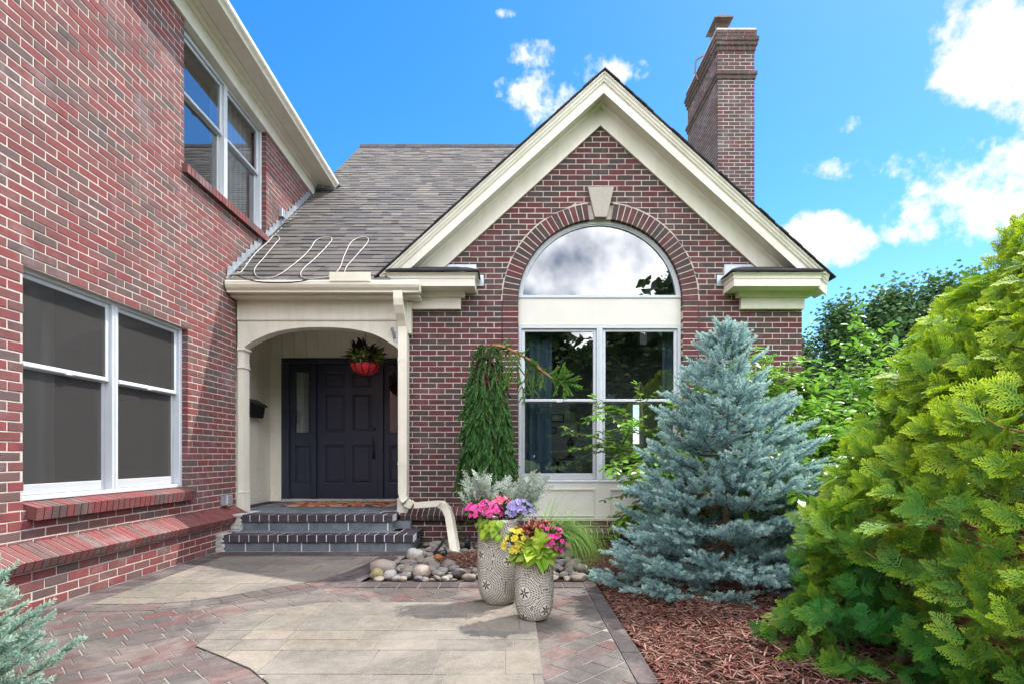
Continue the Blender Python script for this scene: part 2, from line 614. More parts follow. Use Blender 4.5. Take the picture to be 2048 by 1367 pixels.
def brick_field(mb, fn, z0, z1, spans, phase=0.0, d=0.0, depth=0.085, zoff=0.0):
    k = int(math.floor((z0 - zoff) / CO + 1e-6))
    while zoff + k * CO < z1 - 0.012:
        za, zb = max(z0, zoff + k * CO), min(z1, zoff + (k + 1) * CO)
        for (l0, l1, r0, r1) in spans(za, zb):
            if r0 - l0 < 0.01 and r1 - l1 < 0.01:
                continue
            mb.add([fn(a, b, e) for e in (d - 0.0035, d - depth - 0.012) for (a, b) in ((l0 + .005, za), (r0 - .005, za), (r1 - .005, zb), (l1 + .005, zb))],
                   [(0, 1, 2, 3), (4, 7, 6, 5), (0, 3, 7, 4), (1, 5, 6, 2), (0, 4, 5, 1), (3, 2, 6, 7)], 1)
            if zb - za < 0.02:
                continue
            x = phase + (BL / 2 if k % 2 else 0)
            n0 = math.floor((min(l0, l1) - x) / BL)
            n1 = math.ceil((max(r0, r1) - x) / BL)
            for n in range(n0, n1 + 1):
                a, b = x + n * BL, x + (n + 1) * BL
                A0, A1 = (a + JT / 2, a + JT / 2)
                B0, B1 = (b - JT / 2, b - JT / 2)
                if a < max(l0, l1) + 0.004:
                    A0, A1 = max(A0, l0), max(A1, l1)
                if b > min(r0, r1) - 0.004:
                    B0, B1 = min(B0, r0), min(B1, r1)
                if B0 - A0 < 0.018 and B1 - A1 < 0.018:
                    continue
                B0, B1 = max(B0, A0 + 0.004), max(B1, A1 + 0.004)
                one_brick(mb, fn, A0, A1, B0, B1, za + JT / 2, zb - JT / 2, d, depth)
        k += 1


def cut(lo, hi, holes):
    out = [(lo, hi)]
    for (a, b) in holes:
        nx = []
        for (l, r) in out:
            if b <= l or a >= r:
                nx.append((l, r))
            else:
                if a > l:
                    nx.append((l, a))
                if b < r:
                    nx.append((b, r))
        out = nx
    return [(l, l, r, r) for l, r in out]


# ---- two-storey wing
W1 = (3.830, 5.763, 0.735, 2.392)      # lower window opening: Y0, Y1, Z0, Z1
W2 = (5.700, 7.587, 4.050, 5.475)


def zf(y):
    return 5.42 + (9.3 - y) * 0.030    # underside of the frieze


def lw_spans(za, zb):
    zm = (za + zb) / 2
    lo = 0.6
    hi = AY - 0.01 if zm < 3.02 else 10.6
    if zm > 3.02:
        lo2 = lo
    holes = []
    if W1[2] - 0.075 < zm < W1[3]:
        holes.append(W1[:2] if zm > W1[2] else (W1[0], W1[1]))
    if W2[2] - 0.08 < zm < 9:
        holes.append(W2[:2])
    return cut(lo, hi, holes)


mb = MB()
brick_field(mb, lw, 0.43, 5.66, lw_spans, 0.05)
brick_field(mb, lb, 0.0, 0.30, lambda a, b: [(0.6, 0.6, 6.60, 6.60)], 0.0, depth=0.10)
mb.box(XL - 0.10, XL + 0.03, 0.6, 6.60, 0.30, 0.425, 1)
mb.build('wall', ['brick', 'mortar'], house)


def rowlock_run(name, prof, axis, a0, a1, pitch, gap, mat, parent, mortar=True, mm='mortar'):
    """bricks on edge side by side: one profile swept along an axis"""
    m = MB()
    n = max(1, round((a1 - a0) / pitch))
    p = (a1 - a0) / n
    for i in range(n):
        s, e = a0 + i * p + gap / 2, a0 + (i + 1) * p - gap / 2
        j = random.uniform(-0.001, 0.001)
        if axis == 'y':
            m.prism([(x + j, s, z + j) for x, z in prof], (0, e - s, 0), 0)
        else:
            m.prism([(s, y + j, z + j) for y, z in prof], (e - s, 0, 0), 0)
    cx = sum(q[0] for q in prof) / len(prof)
    cz = sum(q[1] for q in prof) / len(prof)
    inner = []
    for q in prof:
        dx, dz = q[0] - cx, q[1] - cz
        L = math.hypot(dx, dz)
        inner.append((q[0] - dx / L * 0.010, q[1] - dz / L * 0.010))
    if axis == 'y':
        m.prism([(x, a0 + 0.012, z) for x, z in inner], (0, a1 - a0 - 0.024, 0), 1)
    else:
        m.prism([(a0 + 0.012, y, z) for y, z in inner], (a1 - a0 - 0.024, 0, 0), 1)
    return m.build(name, [mat, mm], parent)


rowlock_run('brick_ledge', [(-3.405, 0.452), (-3.375, 0.452), (-3.190, 0.352), (-3.212, 0.292), (-3.405, 0.292)], 'y', 0.6, 6.74, CO, 0.010, 'brick', house)


def window(name, fn, u0, u1, v0, v1, fr, units, meet, d0, glass, parent, screens=False, drop=0.035, extra=0.0):
    """a double-hung window: outer frame and mullions, two sashes a unit, panes"""
    m = MB()
    t, mu = fr, 0.072
    zi = v0 + t * 0.75
    m.mbox(fn, u0, u0 + t, v0, v1, d0 - 0.06, d0 + 0.015, 0, 0.004)
    m.mbox(fn, u1 - t, u1, v0, v1, d0 - 0.06, d0 + 0.015, 0, 0.004)
    m.mbox(fn, u0 + t, u1 - t, v1 - t, v1, d0 - 0.06, d0 + 0.013, 0, 0.004)
    m.mbox(fn, u0 + t, u1 - t, v0, zi, d0 - 0.06, d0 + 0.022, 0, 0.005)
    w = (u1 - u0 - 2 * t - mu * (units - 1)) / units
    cells = []
    for k in range(units):
        a = u0 + t + k * (w + mu)
        cells.append((a, a + w))
        if k < units - 1:
            m.mbox(fn, a + w, a + w + mu, zi, v1 - t, d0 - 0.06, d0 + 0.014, 0, 0.004)
            m.mbox(fn, a + w + mu * 0.38, a + w + mu * 0.62, zi, v1 - t, d0 + 0.0145, d0 + 0.021, 0, 0.002)
    win = m.build(name, 'vinyl', parent)
    top = v1 - t
    zm = top - (top - zi) * meet
    pm, sm = MB(), MB()
    for (a, b) in cells:
        for (za, zb, dd, bt, tp) in ((zm - 0.012, top, d0 - 0.012, 0.036, 0.036), (zi, zm + 0.012, d0 - 0.045, 0.082, 0.034)):
            s = MB()
            sd = 0.042
            up = zb == top
            s.mbox(fn, a, a + sd, za, zb, dd - 0.03, dd, 0, 0.006)
            s.mbox(fn, b - sd, b, za, zb, dd - 0.03, dd, 0, 0.006)
            s.mbox(fn, a + sd, b - sd, zb - tp, zb, dd - 0.03, dd - 0.001, 0, 0.006)
            s.mbox(fn, a + sd, b - sd, za, za + bt, dd - 0.03, dd + (0.006 if up else -0.001), 0, 0.006)
            if up:
                s.mbox(fn, (a + b) / 2 - 0.03, (a + b) / 2 + 0.03, za - 0.006, za + 0.012, dd, dd + 0.014, 0, 0.003)
            s.build('sash', 'vinyl_grey' if not up else 'vinyl', win)
            pm.add([fn(x, z, dd - 0.016) for x, z in ((a + sd, za + bt), (b - sd, za + bt), (b - sd, zb - tp), (a + sd, zb - tp))], [(0, 1, 2, 3)])
            if screens:
                sm.add([fn(x, z, dd - 0.004) for x, z in ((a + sd, za + bt), (b - sd, za + bt), (b - sd, zb - tp), (a + sd, zb - tp))], [(0, 1, 2, 3)])
    pm.build('pane', glass, win)
    if screens:
        sm.build('insect_screen', 'screen', win)
    return win


w_low = window('window', lw, W1[0], W1[1], W1[2], W1[3], 0.045, 2, 0.41, -0.075, 'glass_side', house, True)
w_low['label'] = 'wide ground floor window with dark insect screens'
rowlock_run('sill', [(-3.455, 0.735), (-3.305, 0.694), (-3.318, 0.606), (-3.455, 0.640)], 'y', 3.85, 5.80, CO, 0.010, 'brick', w_low)
w_up = window('window', lw, W2[0], W2[1], W2[2], W2[3] + 0.03, 0.045, 2, 0.43, -0.075, 'glass_up', house, False)
w_up['label'] = 'upper floor window under the eave'
rowlock_run('sill', [(-3.455, 4.05), (-3.325, 4.03), (-3.325, 3.945), (-3.455, 3.965)], 'y', 5.66, 7.63, CO, 0.010, 'brick', w_up)

# eave of the wing: frieze, soffit, gutter follow the slightly settled eave line
def along_eave(mb, prof, y0, y1, mi=0):
    mb.prism([(x, y0, zf(y0) + z) for x, z in prof], (0, y1 - y0, zf(y1) - zf(y0)), mi)


E0, E1 = 0.6, 9.35
m = MB()
along_eave(m, [(-3.46, 0.0), (-3.352, 0.0), (-3.352, 0.20), (-3.46, 0.20)], E0, E1)
along_eave(m, [(-3.352, 0.165), (-3.33, 0.165), (-3.305, 0.198), (-3.352, 0.198)], E0, E1)
m.build('frieze_board', 'cream', house)
m = MB()
along_eave(m, [(-3.46, 0.202), (-3.235, 0.202), (-3.235, 0.225), (-3.46, 0.225)], E0, E1)
along_eave(m, [(-3.229, 0.205), (-3.085, 0.205), (-3.085, 0.225), (-3.229, 0.225)], E0, E1 + 0.05)
m.build('soffit', 'cream', house)
m = MB()
gp = [(-3.082, 0.195), (-3.035, 0.195), (-3.035, 0.204), (-3.02, 0.225), (-2.995, 0.245), (-2.985, 0.262), (-2.985, 0.30), (-2.992, 0.304),
      (-2.998, 0.30), (-2.996, 0.268), (-3.004, 0.25), (-3.028, 0.232), (-3.045, 0.21), (-3.072, 0.206), (-3.072, 0.31), (-3.082, 0.31)]
along_eave(m, gp, E0, E1 + 0.12)
m.build('gutter', 'gutter', house)
m = MB()
along_eave(m, [(-3.03, 0.305), (-6.8, 3.0), (-6.8, 3.06), (-3.01, 0.325)], E0, 12.0)
m.build('roof', 'shingle_dark', house)

# ---- gable wall with its round-headed opening
WC = (1.078, 2.973)                     # centre of the arch
RI, RO = 1.018, 1.220
OL, OR = WC[0] - RI, WC[0] + RI         # opening
GL, GR = -1.32, 3.58


def gable_half(z):
    return (5.235 - z) / 0.905


def g_spans(za, zb):
    zm = (za + zb) / 2
    L0, L1 = max(GL, GX - gable_half(za)), max(GL, GX - gable_half(zb))
    R0, R1 = min(GR, GX + gable_half(za)), min(GR, GX + gable_half(zb))
    dz0, dz1 = za - WC[1], zb - WC[1]
    if zm < WC[1]:
        h0 = h1 = RO
    elif dz0 < RO:
        h0 = math.sqrt(max(0, RO * RO - max(0, dz0) ** 2))
        h1 = math.sqrt(max(0, RO * RO - dz1 ** 2))
    else:
        h0 = h1 = 0
    if h0 <= 0.02:
        return [(L0, L1, R0, R1)]
    if h1 <= 0.0:
        h1 = 0.02
    return [(L0, L1, WC[0] - h0, WC[0] - h1), (WC[0] + h0, WC[0] + h1, R0, R1)]


mb = MB()
brick_field(mb, gf, 0.43, 5.235, g_spans, 0.058 - RO + RI + 0.005)
ph = 0.0
brick_field(mb, gf, 0.0, 0.29, lambda a, b: [(-1.40, -1.40, 3.66, 3.66)], 0.03, d=0.10, depth=0.10)
mb.box(GL, OL - 0.21, GY - 0.01, GY + 0.09, 0.29, 0.42, 1)
mb.box(OR + 0.21, GR, GY - 0.01, GY + 0.09, 0.29, 0.42, 1)
mb.box(OL - 0.21, OR + 0.21, GY - 0.06, GY + 0.09, 0.0, 0.19, 1)
# right return of the gable wall
brick_field(mb, lambda u, v, d: (GR + d, u, v), 0.43, 3.2, lambda a, b: [(GY + 0.1, GY + 0.1, 12.5, 12.5)], 0.0)
mb.build('wall', ['brick_shaded', 'mortar'], house)
for (a, b) in ((GL - 0.06, OL - 0.20), (OR + 0.20, GR + 0.09)):
    rowlock_run('brick_ledge', [(GY + 0.02, 0.425), (GY - 0.004, 0.425), (GY - 0.19, 0.340), (GY - 0.165, 0.278), (GY + 0.02, 0.278)], 'x', a, b, CO, 0.010, 'brick_shaded', house)

# brick surround: stacked jambs and the ring of the arch
for (a, b) in ((OL - 0.202, OL), (OR, OR + 0.202)):
    mb = MB()
    k = 0
    z = 0.43 + 0.0
    z = CO * math.ceil(0.2 / CO)
    while z < WC[1] - 0.02:
        one_brick(mb, gf, a + JT / 2, a + JT / 2, b - JT / 2 * (0 if True else 1), b, z + JT / 2, z + CO - JT / 2, 0.004, 0.10)
        z += CO
    mb.mbox(gf, a + .005, b - 0.005, 0.19, WC[1], -0.10, 0.0005, 1)
    mb.build('brick_jamb', ['brick_shaded', 'mortar'], house)
mb = MB()
NA = 48
for k in range(NA):
    t0, t1 = PI * k / NA, PI * (k + 1) / NA
    if abs(k - (NA - 1) / 2) < 1.6:      # mortar bed behind the keystone
        ps = [gf(WC[0] - math.cos(a) * b, WC[1] + math.sin(a) * b, e) for e in (-0.02, -0.10) for a, b in ((t0, RI + 0.006), (t1, RI + 0.006), (t1, RO), (t0, RO))]
        mb.add(ps, [(0, 1, 2, 3), (4, 7, 6, 5), (0, 4, 5, 1), (2, 6, 7, 3), (0, 3, 7, 4), (1, 5, 6, 2)], 1)
        continue

    def rad(u, v, d):
        # u = angle, v = radius
        return gf(WC[0] - math.cos(u) * v, WC[1] + math.sin(u) * v, d)
    g0, g1 = JT / 2 / RI, JT / 2 / RO
    one = [(t0 + g0, RI), (t1 - g0, RI), (t1 - g1, RO - 0.004), (t0 + g1, RO - 0.004)]
    dd = 0.004 + random.uniform(-0.002, 0.002)
    cu = (t0 + t1) / 2
    cr = (RI + RO) / 2
    ch = 0.003
    ps = [rad(a, b, dd - 0.10) for a, b in one] + [rad(a, b, dd - ch) for a, b in one]
    ps += [rad(a + (ch / b if a < cu else -ch / b), b + (ch if b < cr else -ch), dd) for a, b in one]
    fs = [(8, 11, 10, 9)]
    for a in range(4):
        b = (a + 1) % 4
        fs += [(a, 4 + a, 4 + b, b), (4 + a, 8 + a, 8 + b, 4 + b)]
    mb.add(ps, fs, 0)
    pm = [(t0, RI + 0.006), (t1, RI + 0.006), (t1, RO + 0.012), (t0, RO + 0.012)]
    ps = [rad(a, b, e) for e in (0.0005, -0.10) for a, b in pm]
    mb.add(ps, [(0, 1, 2, 3), (4, 7, 6, 5), (0, 4, 5, 1), (2, 6, 7, 3), (0, 3, 7, 4), (1, 5, 6, 2)], 1)
mb.build('brick_arch', ['brick_shaded', 'mortar'], house)
mb = MB()
kz0, kz1 = WC[1] + RI + 0.005, H + (VY - 377) / 161.2
mb.prism([(WC[0] - 0.075, GY - 0.045, kz0), (WC[0] + 0.075, GY - 0.045, kz0), (WC[0] + 0.162, GY - 0.045, kz1), (WC[0] - 0.162, GY - 0.045, kz1)], (0, 0.15, 0))
o = mb.build('keystone', 'keystone', house)
bv = o.modifiers.new('edge', 'BEVEL')
bv.width = 0.006
bv.segments = 2

# ---- gable window group
d0 = -0.075
gw = window('window', gf, OL, OR, H + (VY - 964) / 160, H + (VY - 650) / 160, 0.040, 2, 0.475, d0, 'glass', house)
gw['label'] = 'paired sash window below the arched light'
ztr0, ztr1 = H + (VY - 650) / 160, H + (VY - 596) / 160
mb = MB()
mb.mbox(gf, OL, OR, ztr0 + 0.002, ztr1, d0 - 0.07, d0 + 0.004, 0)
mb.mbox(gf, OL, OR, ztr0 + 0.002, ztr0 + 0.012, d0 + 0.004, d0 + 0.012, 0)
mb.build('transom_panel', 'white_trim', house)
mb = MB()
za0, za1 = 0.21, H + (VY - 964) / 160 - 0.002
mb.mbox(gf, OL, OR, za0, za1, d0 - 0.07, d0 + 0.012, 0)
for (x0, x1) in ((1043, 1191), (1219, 1357)):
    a, b = (x0 - VX) / 160, (x1 - VX) / 160
    c, d_ = za0 + 0.08, za1 - 0.07
    for (e, r, h) in ((0.0, 0.012, 0.020), (0.014, 0.010, 0.026)):
        mb.mbox(gf, a + e, b - e, c + e, c + e + r, d0 + 0.012, d0 + h, 0, 0.002)
        mb.mbox(gf, a + e, b - e, d_ - e - r, d_ - e, d0 + 0.012, d0 + h, 0, 0.002)
        mb.mbox(gf, a + e, a + e + r, c + e + r, d_ - e - r, d0 + 0.012, d0 + h, 0, 0.002)
        mb.mbox(gf, b - e - r, b - e, c + e + r, d_ - e - r, d0 + 0.012, d0 + h, 0, 0.002)
mb.build('apron_panel', 'white_trim', house)
rowlock_run('brick_ledge', [(GY + 0.03, 0.205), (GY - 0.03, 0.205), (GY - 0.215, 0.135), (GY - 0.20, 0.065), (GY + 0.03, 0.065)], 'x', OL - 0.19, OR + 0.19, CO, 0.010, 'brick_shaded', house)
# arched light: a bent frame and its pane
mb = MB()
NS = 40
zs = ztr1 + 0.002
a0 = math.asin((zs + 0.0 - WC[1]) / RI) if zs > WC[1] else 0.0
ang = [(-0.0 + a0) + (PI - 2 * a0) * i / NS for i in range(NS + 1)]


def ring(r0, r1, dA, dB):
    for i in range(NS):
        t0, t1 = ang[i], ang[i + 1]
        q = [(WC[0] + math.cos(t) * r, max(zs, WC[1] + math.sin(t) * r)) for t, r in ((t0, r0), (t1, r0), (t1, r1), (t0, r1))]
        mb.add([gf(a, b, e) for e in (dA, dB) for a, b in q], [(0, 1, 2, 3), (4, 7, 6, 5), (0, 4, 5, 1), (2, 6, 7, 3)])


ring(RI - 0.036, RI + 0.02, d0 - 0.06, d0 + 0.016)
ring(RI - 0.052, RI - 0.036, d0 - 0.06, d0 + 0.004)
mb.mbox(gf, OL, OR, zs, zs + 0.036, d0 - 0.06, d0 + 0.018, 0, 0.004)
aw = mb.build('arched_window', 'vinyl', house)
mb = MB()
pts = [gf(WC[0] + math.cos(t) * (RI - 0.045), max(zs + 0.03, WC[1] + math.sin(t) * (RI - 0.045)), d0 - 0.02) for t in ang]
mb.add(pts, [list(range(len(pts)))])
mb.build('pane', 'glass_arch', aw)

# ---- rake of the gable
AZ = 5.60
SL = 0.908
HW = 2.655


def rake(mb, prof, hw=HW, mi=0, sides=(-1, 1)):
    for s in sides:
        mb.prism([(GX, y, AZ + z) for y, z in prof], (s * hw, 0, -SL * hw), mi)


mb = MB()
rake(mb, [(RY, 0.0), (RY, -0.026), (RY + 0.014, -0.034), (RY + 0.020, -0.062), (RY + 0.036, -0.082), (RY + 0.036, -0.096), (RY + 0.05, -0.10),
          (RY + 0.05, -0.108), (RY + 0.058, -0.112), (RY + 0.058, -0.225), (RY + 0.085, -0.225), (RY + 0.085, 0.0)])
mb.build('rake_board', 'cream', house)
mb = MB()
rake(mb, [(RY + 0.085, -0.19), (GY - 0.002, -0.19), (GY - 0.002, -0.17), (RY + 0.085, -0.17)])
mb.build('soffit', 'cream', house)
mb = MB()
rake(mb, [(GY - 0.034, -0.192), (GY - 0.034, -0.468), (GY + 0.0, -0.468), (GY + 0.0, -0.192)], HW - 0.30)
rake(mb, [(GY - 0.036, -0.194), (GY - 0.075, -0.194), (GY - 0.066, -0.225), (GY - 0.045, -0.240), (GY - 0.036, -0.262)], HW - 0.22)
mb.build('frieze_board', 'cream', house)
mb = MB()
GE = 11.0
ns = 34
for s in (-1, 1):
    st = (HW + 0.04) / ns
    for i in range(ns):
        x0, x1 = i * st, (i + 1) * st + 0.02
        j = random.uniform(0, 0.018)
        mb.prism([(GX + s * x0, RY - 0.018 - j, AZ - SL * x0 + 0.004), (GX + s * x1, RY - 0.018 - j, AZ - SL * x1 + 0.010),
                  (GX + s * x1, RY - 0.018 - j, AZ - SL * x1 + 0.026), (GX + s * x0, RY - 0.018 - j, AZ - SL * x0 + 0.022)], (0, GE - RY, 0))
mb.build('roof', 'shingle_dark', house)

# ---- cornice returns
def cornice(sgn):
    def X(x):
        return GX + sgn * x
    bl, br = 2.80 - GX, GR - GX + 0.002
    il = 2.59 - GX
    oo = HW - 0.075
    m = MB()
    zb, zs_ = 2.861, 3.062

    def bx(mb_, xa, xb, y0, y1, z0, z1):
        a, b = sorted((X(xa), X(xb)))
        mb_.box(a, b, y0, y1, z0, z1)
    bx(m, bl, br, GY - 0.06, GY + 0.01, zb, zs_ - 0.001)
    bx(m, bl - 0.05, br + 0.06, GY - 0.10, GY + 0.01, zs_ - 0.062, zs_ - 0.0015)
    bx(m, il + 0.02, oo - 0.02, RY + 0.02, GY, zs_, zs_ + 0.068)
    st = [(0.02, 0.0), (0.02, 0.018), (0.012, 0.022), (0.006, 0.050), (-0.008, 0.066), (-0.016, 0.072)]
    z = zs_ + 0.068
    for (e, dz0), (e2, dz1) in zip(st[:-1], st[1:]):
        bx(m, il + e, oo - e, RY + e, GY, z + dz0, z + dz1)
    bx(m, il - 0.016, oo + 0.016, RY - 0.016, GY, z + 0.072, z + 0.084)
    c = m.build('cornice_return', 'cream', house)
    c['label'] = 'cornice return beside the porch' if sgn < 0 else 'cornice return above the shrubs'
    m = MB()
    zt = z + 0.086
    A = [(X(il - 0.035), RY - 0.04, zt), (X(oo + 0.0), RY - 0.04, zt), (X(oo + 0.0), GY - 0.036, zt + 0.15), (X(il + 0.24), GY - 0.036, zt + 0.15), (X(il - 0.035), GY - 0.036, zt)]
    m.add([*A, *[(a, b, c_ + 0.018) for a, b, c_ in A]],
          [(0, 1, 2, 3), (0, 3, 4), (5, 8, 7, 6), (5, 9, 8), (0, 5, 6, 1), (4, 9, 5, 0)])
    n = 9
    for i in range(n):       # tabs along the front edge
        u0, u1 = i / n, (i + 1) / n - 0.004
        xa, xb = (il - 0.03) + (oo - il) * u0, (il - 0.03) + (oo - il) * u1
        j = random.uniform(0.0, 0.008)
        m.add([(X(xa), RY - 0.046, zt + 0.018 + j), (X(xb), RY - 0.046, zt + 0.019 + j), (X(max(xb, il + 0.14)), RY + 0.13, zt + 0.105), (X(max(xa, il + 0.12)), RY + 0.13, zt + 0.104),
               (X(xa), RY - 0.046, zt + 0.006), (X(xb), RY - 0.046, zt + 0.006)], [(0, 1, 2, 3), (4, 5, 1, 0)])
    m.build('cap_shingle', 'shingle_dark', c)
    m = MB()
    xa, xb = sorted((X(il - 0.07), X(il + 0.02)))
    m.box(xa, xb, GY - 0.012, GY + 0.002, zt - 0.06, zt + 0.075)
    xa, xb = sorted((X(il + 0.021), X(il + 0.42)))
    m.box(xa, xb, GY - 0.012, GY + 0.002, zt + 0.05, zt + 0.205)
    m.build('flashing', 'steel', c)


cornice(1)
cornice(-1)

# ---- chimney
CY = 10.06
cx0, cx1, cy1, cz1 = 3.70, 4.37, 11.78, 8.76
mb = MB()
brick_field(mb, lambda u, v, d: (u, CY - d, v), 2.6, cz1, lambda a, b: [(cx0, cx0, cx1, cx1)], cx0)
brick_field(mb, lambda u, v, d: (cx0 - d, u, v), 2.6, cz1, lambda a, b: [(CY + 0.002, CY + 0.002, cy1, cy1)], CY + 0.1016)
mb.box(cx1 - 0.09, cx1 - 0.004, CY + 0.1, cy1, 2.6, cz1, 1)
mb.box(cx0 + 0.1, cx1 - 0.004, cy1 - 0.09, cy1 - 0.004, 2.6, cz1, 1)
chim = mb.build('chimney', ['brick_chimney', 'mortar_grey'], house)
mb = MB()


def band(z0, z1, e):
    n = 0
    zz = z0
    while zz < z1 - 0.01:
        for fn, a, b in ((lambda u, v, d: (u, CY - d, v), cx0 - e, cx1 + e), (lambda u, v, d: (cx0 - d, u, v), CY - e + 0.004, cy1 + e)):
            x = a
            while x < b - 0.01:
                x2 = min(b, x + (0.2032 if n % 2 else 0.1016))
                one_brick(mb, fn, x + 0.003, x + 0.003, x2 - 0.003, x2 - 0.003, zz + 0.003, min(z1, zz + CO) - 0.003, e, 0.09 + e)
                x = x2
            n += 1
        zz += CO
    mb.box(cx0 - e + 0.01, cx1 + e - 0.012, CY - e + 0.01, cy1 + e - 0.01, z0 + 0.002, z1 - 0.002, 1)


zt = cz1
band(zt - 0.885, zt - 0.815, 0.022)
band(zt - 0.815, zt - 0.745, 0.042)
band(zt - 0.37, zt - 0.285, 0.024)
band(zt - 0.285, zt - 0.215, 0.044)
band(zt - 0.215, zt - 0.135, 0.062)
band(zt - 0.135, zt - 0.0, 0.030)
mb.build('brick_corbel', ['brick_chimney', 'concrete'], chim)
mb = MB()
mb.prism([(cx0 - 0.02, CY - 0.02, zt + 0.002), (cx1 + 0.02, CY - 0.02, zt + 0.002), (cx1 + 0.02, cy1 + 0.02, zt + 0.002), (cx0 - 0.02, cy1 + 0.02, zt + 0.002)], (0, 0, 0.03))
mb.build('chimney_crown', 'concrete', chim)
mb = MB()
fx, fy = 4.03, CY + 0.80
mb.lathe([(0.130, 0.0), (0.130, 0.36), (0.148, 0.36), (0.148, 0.44), (0.105, 0.44), (0.105, 0.02)], (fx, fy, zt + 0.03), 28)
mb.build('flue_pot', 'flue', chim, True)
mb = MB()
zc = zt + 0.68
for sx in (-0.12, 0.12):
    for sy in (-0.14, 0.14):
        mb.tube([(fx + sx, fy + sy, zt + 0.40), (fx + sx, fy + sy, zc)], 0.007, 6)
mb.prism([(fx - 0.18, fy - 0.25, zc), (fx + 0.18, fy - 0.25, zc), (fx + 0.18, fy + 0.27, zc), (fx - 0.18, fy + 0.27, zc)], (0, 0, 0.012))
mb.prism([(fx - 0.18, fy - 0.25, zc + 0.013), (fx + 0.18, fy - 0.25, zc + 0.013), (fx + 0.03, fy - 0.25, zc + 0.05), (fx - 0.03, fy - 0.25, zc + 0.05)], (0, 0.52, 0.0))
for k in range(14):     # spark screen
    a = -0.12 + 0.24 * k / 13
    mb.tube([(fx + a, fy - 0.145, zt + 0.42), (fx + a, fy - 0.145, zc)], 0.0025, 4)
mb.build('rain_cap', 'rust', chim)
mb = MB()
mb.tube([(cx0 - 0.04, CY + 0.95, zt - 0.25), (cx0 - 0.10, CY + 0.95, zt - 0.1), (cx0 - 0.08, CY + 0.95, zt + 0.14), (cx0 + 0.06, CY + 0.9, zt + 0.20)], 0.018, 8)
mb.build('bracket', 'rust', chim)

# ---- porch roof
RE, RZ, RS = 6.50, 3.10, 0.83           # eave line and pitch


def roof_z(y):
    return RZ + RS * (y - RE)


def gable_z(x):
    return AZ - SL * abs(x - GX)


mb = MB()
sl = math.hypot(1, RS)
uy, uz = 1 / sl, RS / sl
NR = 54
for i in range(NR):
    s0, s1 = i * 0.138, i * 0.138 + 0.165
    y0, y1 = RE + s0 * uy, RE + s1 * uy
    x = XL + 0.01 - random.random() * 0.2
    while x < 2.4:
        w = random.choice((0.11, 0.15, 0.18, 0.22, 0.27))
        xa, xb = max(x, XL + 0.012), x + w
        x = xb
        if xb <= XL + 0.02:
            continue
        if roof_z(y1) < gable_z(max(xa, min(xb, GX))) - 0.16:
            continue
        lift = random.choice((0.001, 0.006))
        th = 0.003 + lift
        nz, ny = uy, -uz
        zz0, zz1 = roof_z(y0), roof_z(y1)
        cutj = random.uniform(-0.006, 0.006)
        q = [(xa, y0 + cutj * uy, zz0 + cutj * uz), (xb, y0 + cutj * uy, zz0 + cutj * uz), (xb, y1, zz1), (xa, y1, zz1)]
        h = (0.008 + th, 0.008 + th, 0.004, 0.004)
        mb.add([(a, b + ny * e, c + nz * e) for (a, b, c), e in zip(q, h)] + [(a, b, c) for (a, b, c) in q[:2]],
               [(0, 1, 2, 3), (4, 5, 1, 0), (0, 3, 4), (1, 5, 2)])
mb.prism([(XL, RE + 0.02, RZ - 0.005), (XL, RE + 0.02 + 5.65, RZ - 0.005 + 5.65 * RS), (XL, RE + 0.02 + 5.65, RZ - 0.03 + 5.65 * RS), (XL, RE + 0.02, RZ - 0.03)], (1.95, 0, 0), 1)
rf = mb.build('roof', ['shingle', 'black'], house)
mb = MB()
yr = RE + NR * 0.138 * uy
x = XL
while x < 2.4:
    j = random.uniform(0, 0.012)
    mb.prism([(x, yr - 0.10, roof_z(yr - 0.10) + 0.028), (x, yr + 0.03, roof_z(yr + 0.03) + 0.05 + j), (x, yr + 0.14, roof_z(yr) + 0.0), (x, yr + 0.03, roof_z(yr) + 0.0)], (0.19, 0, 0))
    x += 0.2
mb.build('ridge_cap', 'shingle_dark', rf)
mb = MB()      # step flashing up the wing wall
y = RE + 0.02
while y < 9.5:
    z = roof_z(y)
    mb.add([(XL + 0.010, y, z + 0.00), (XL + 0.010, y + 0.135, z + 0.135 * RS), (XL + 0.012, y + 0.125, z + 0.125 * RS + 0.10), (XL + 0.012, y + 0.02, z + 0.17),
            (XL + 0.065, y, z + 0.014), (XL + 0.065, y + 0.135, z + 0.014 + 0.135 * RS)], [(0, 1, 2, 3), (0, 4, 5, 1)])
    y += 0.112
mb.build('flashing', 'steel', house)

# ---- porch eave, gutter, downspout
GA, GB = XL + 0.012, -1.10
mb = MB()
gprof = [(6.60, 2.972), (6.515, 2.972), (6.515, 2.990), (6.485, 3.020), (6.47, 3.05), (6.47, 3.092), (6.48, 3.104), (6.49, 3.10), (6.484, 3.055), (6.50, 3.03), (6.53, 3.0), (6.53, 2.985), (6.585, 2.985), (6.585, 3.13), (6.60, 3.13)]
mb.prism([(GA, y, z) for y, z in gprof], (GB - GA, 0, 0))
mb.box(GB, GB + 0.004, 6.475, 6.60, 2.975, 3.10)
gut = mb.build('gutter', 'gutter', house)
mb = MB()
mb.box((659 - VX) * 6.46 / F, (741 - VX) * 6.46 / F, 6.455, 6.466, 3.085, 3.19)
mb.build('splash_guard', 'gutter', gut)
mb = MB()
mb.box(XL + 0.012, -1.12, 6.603, AY + 0.02, 2.945, 2.968)
mb.build('soffit', 'cream', house)

mb = MB()
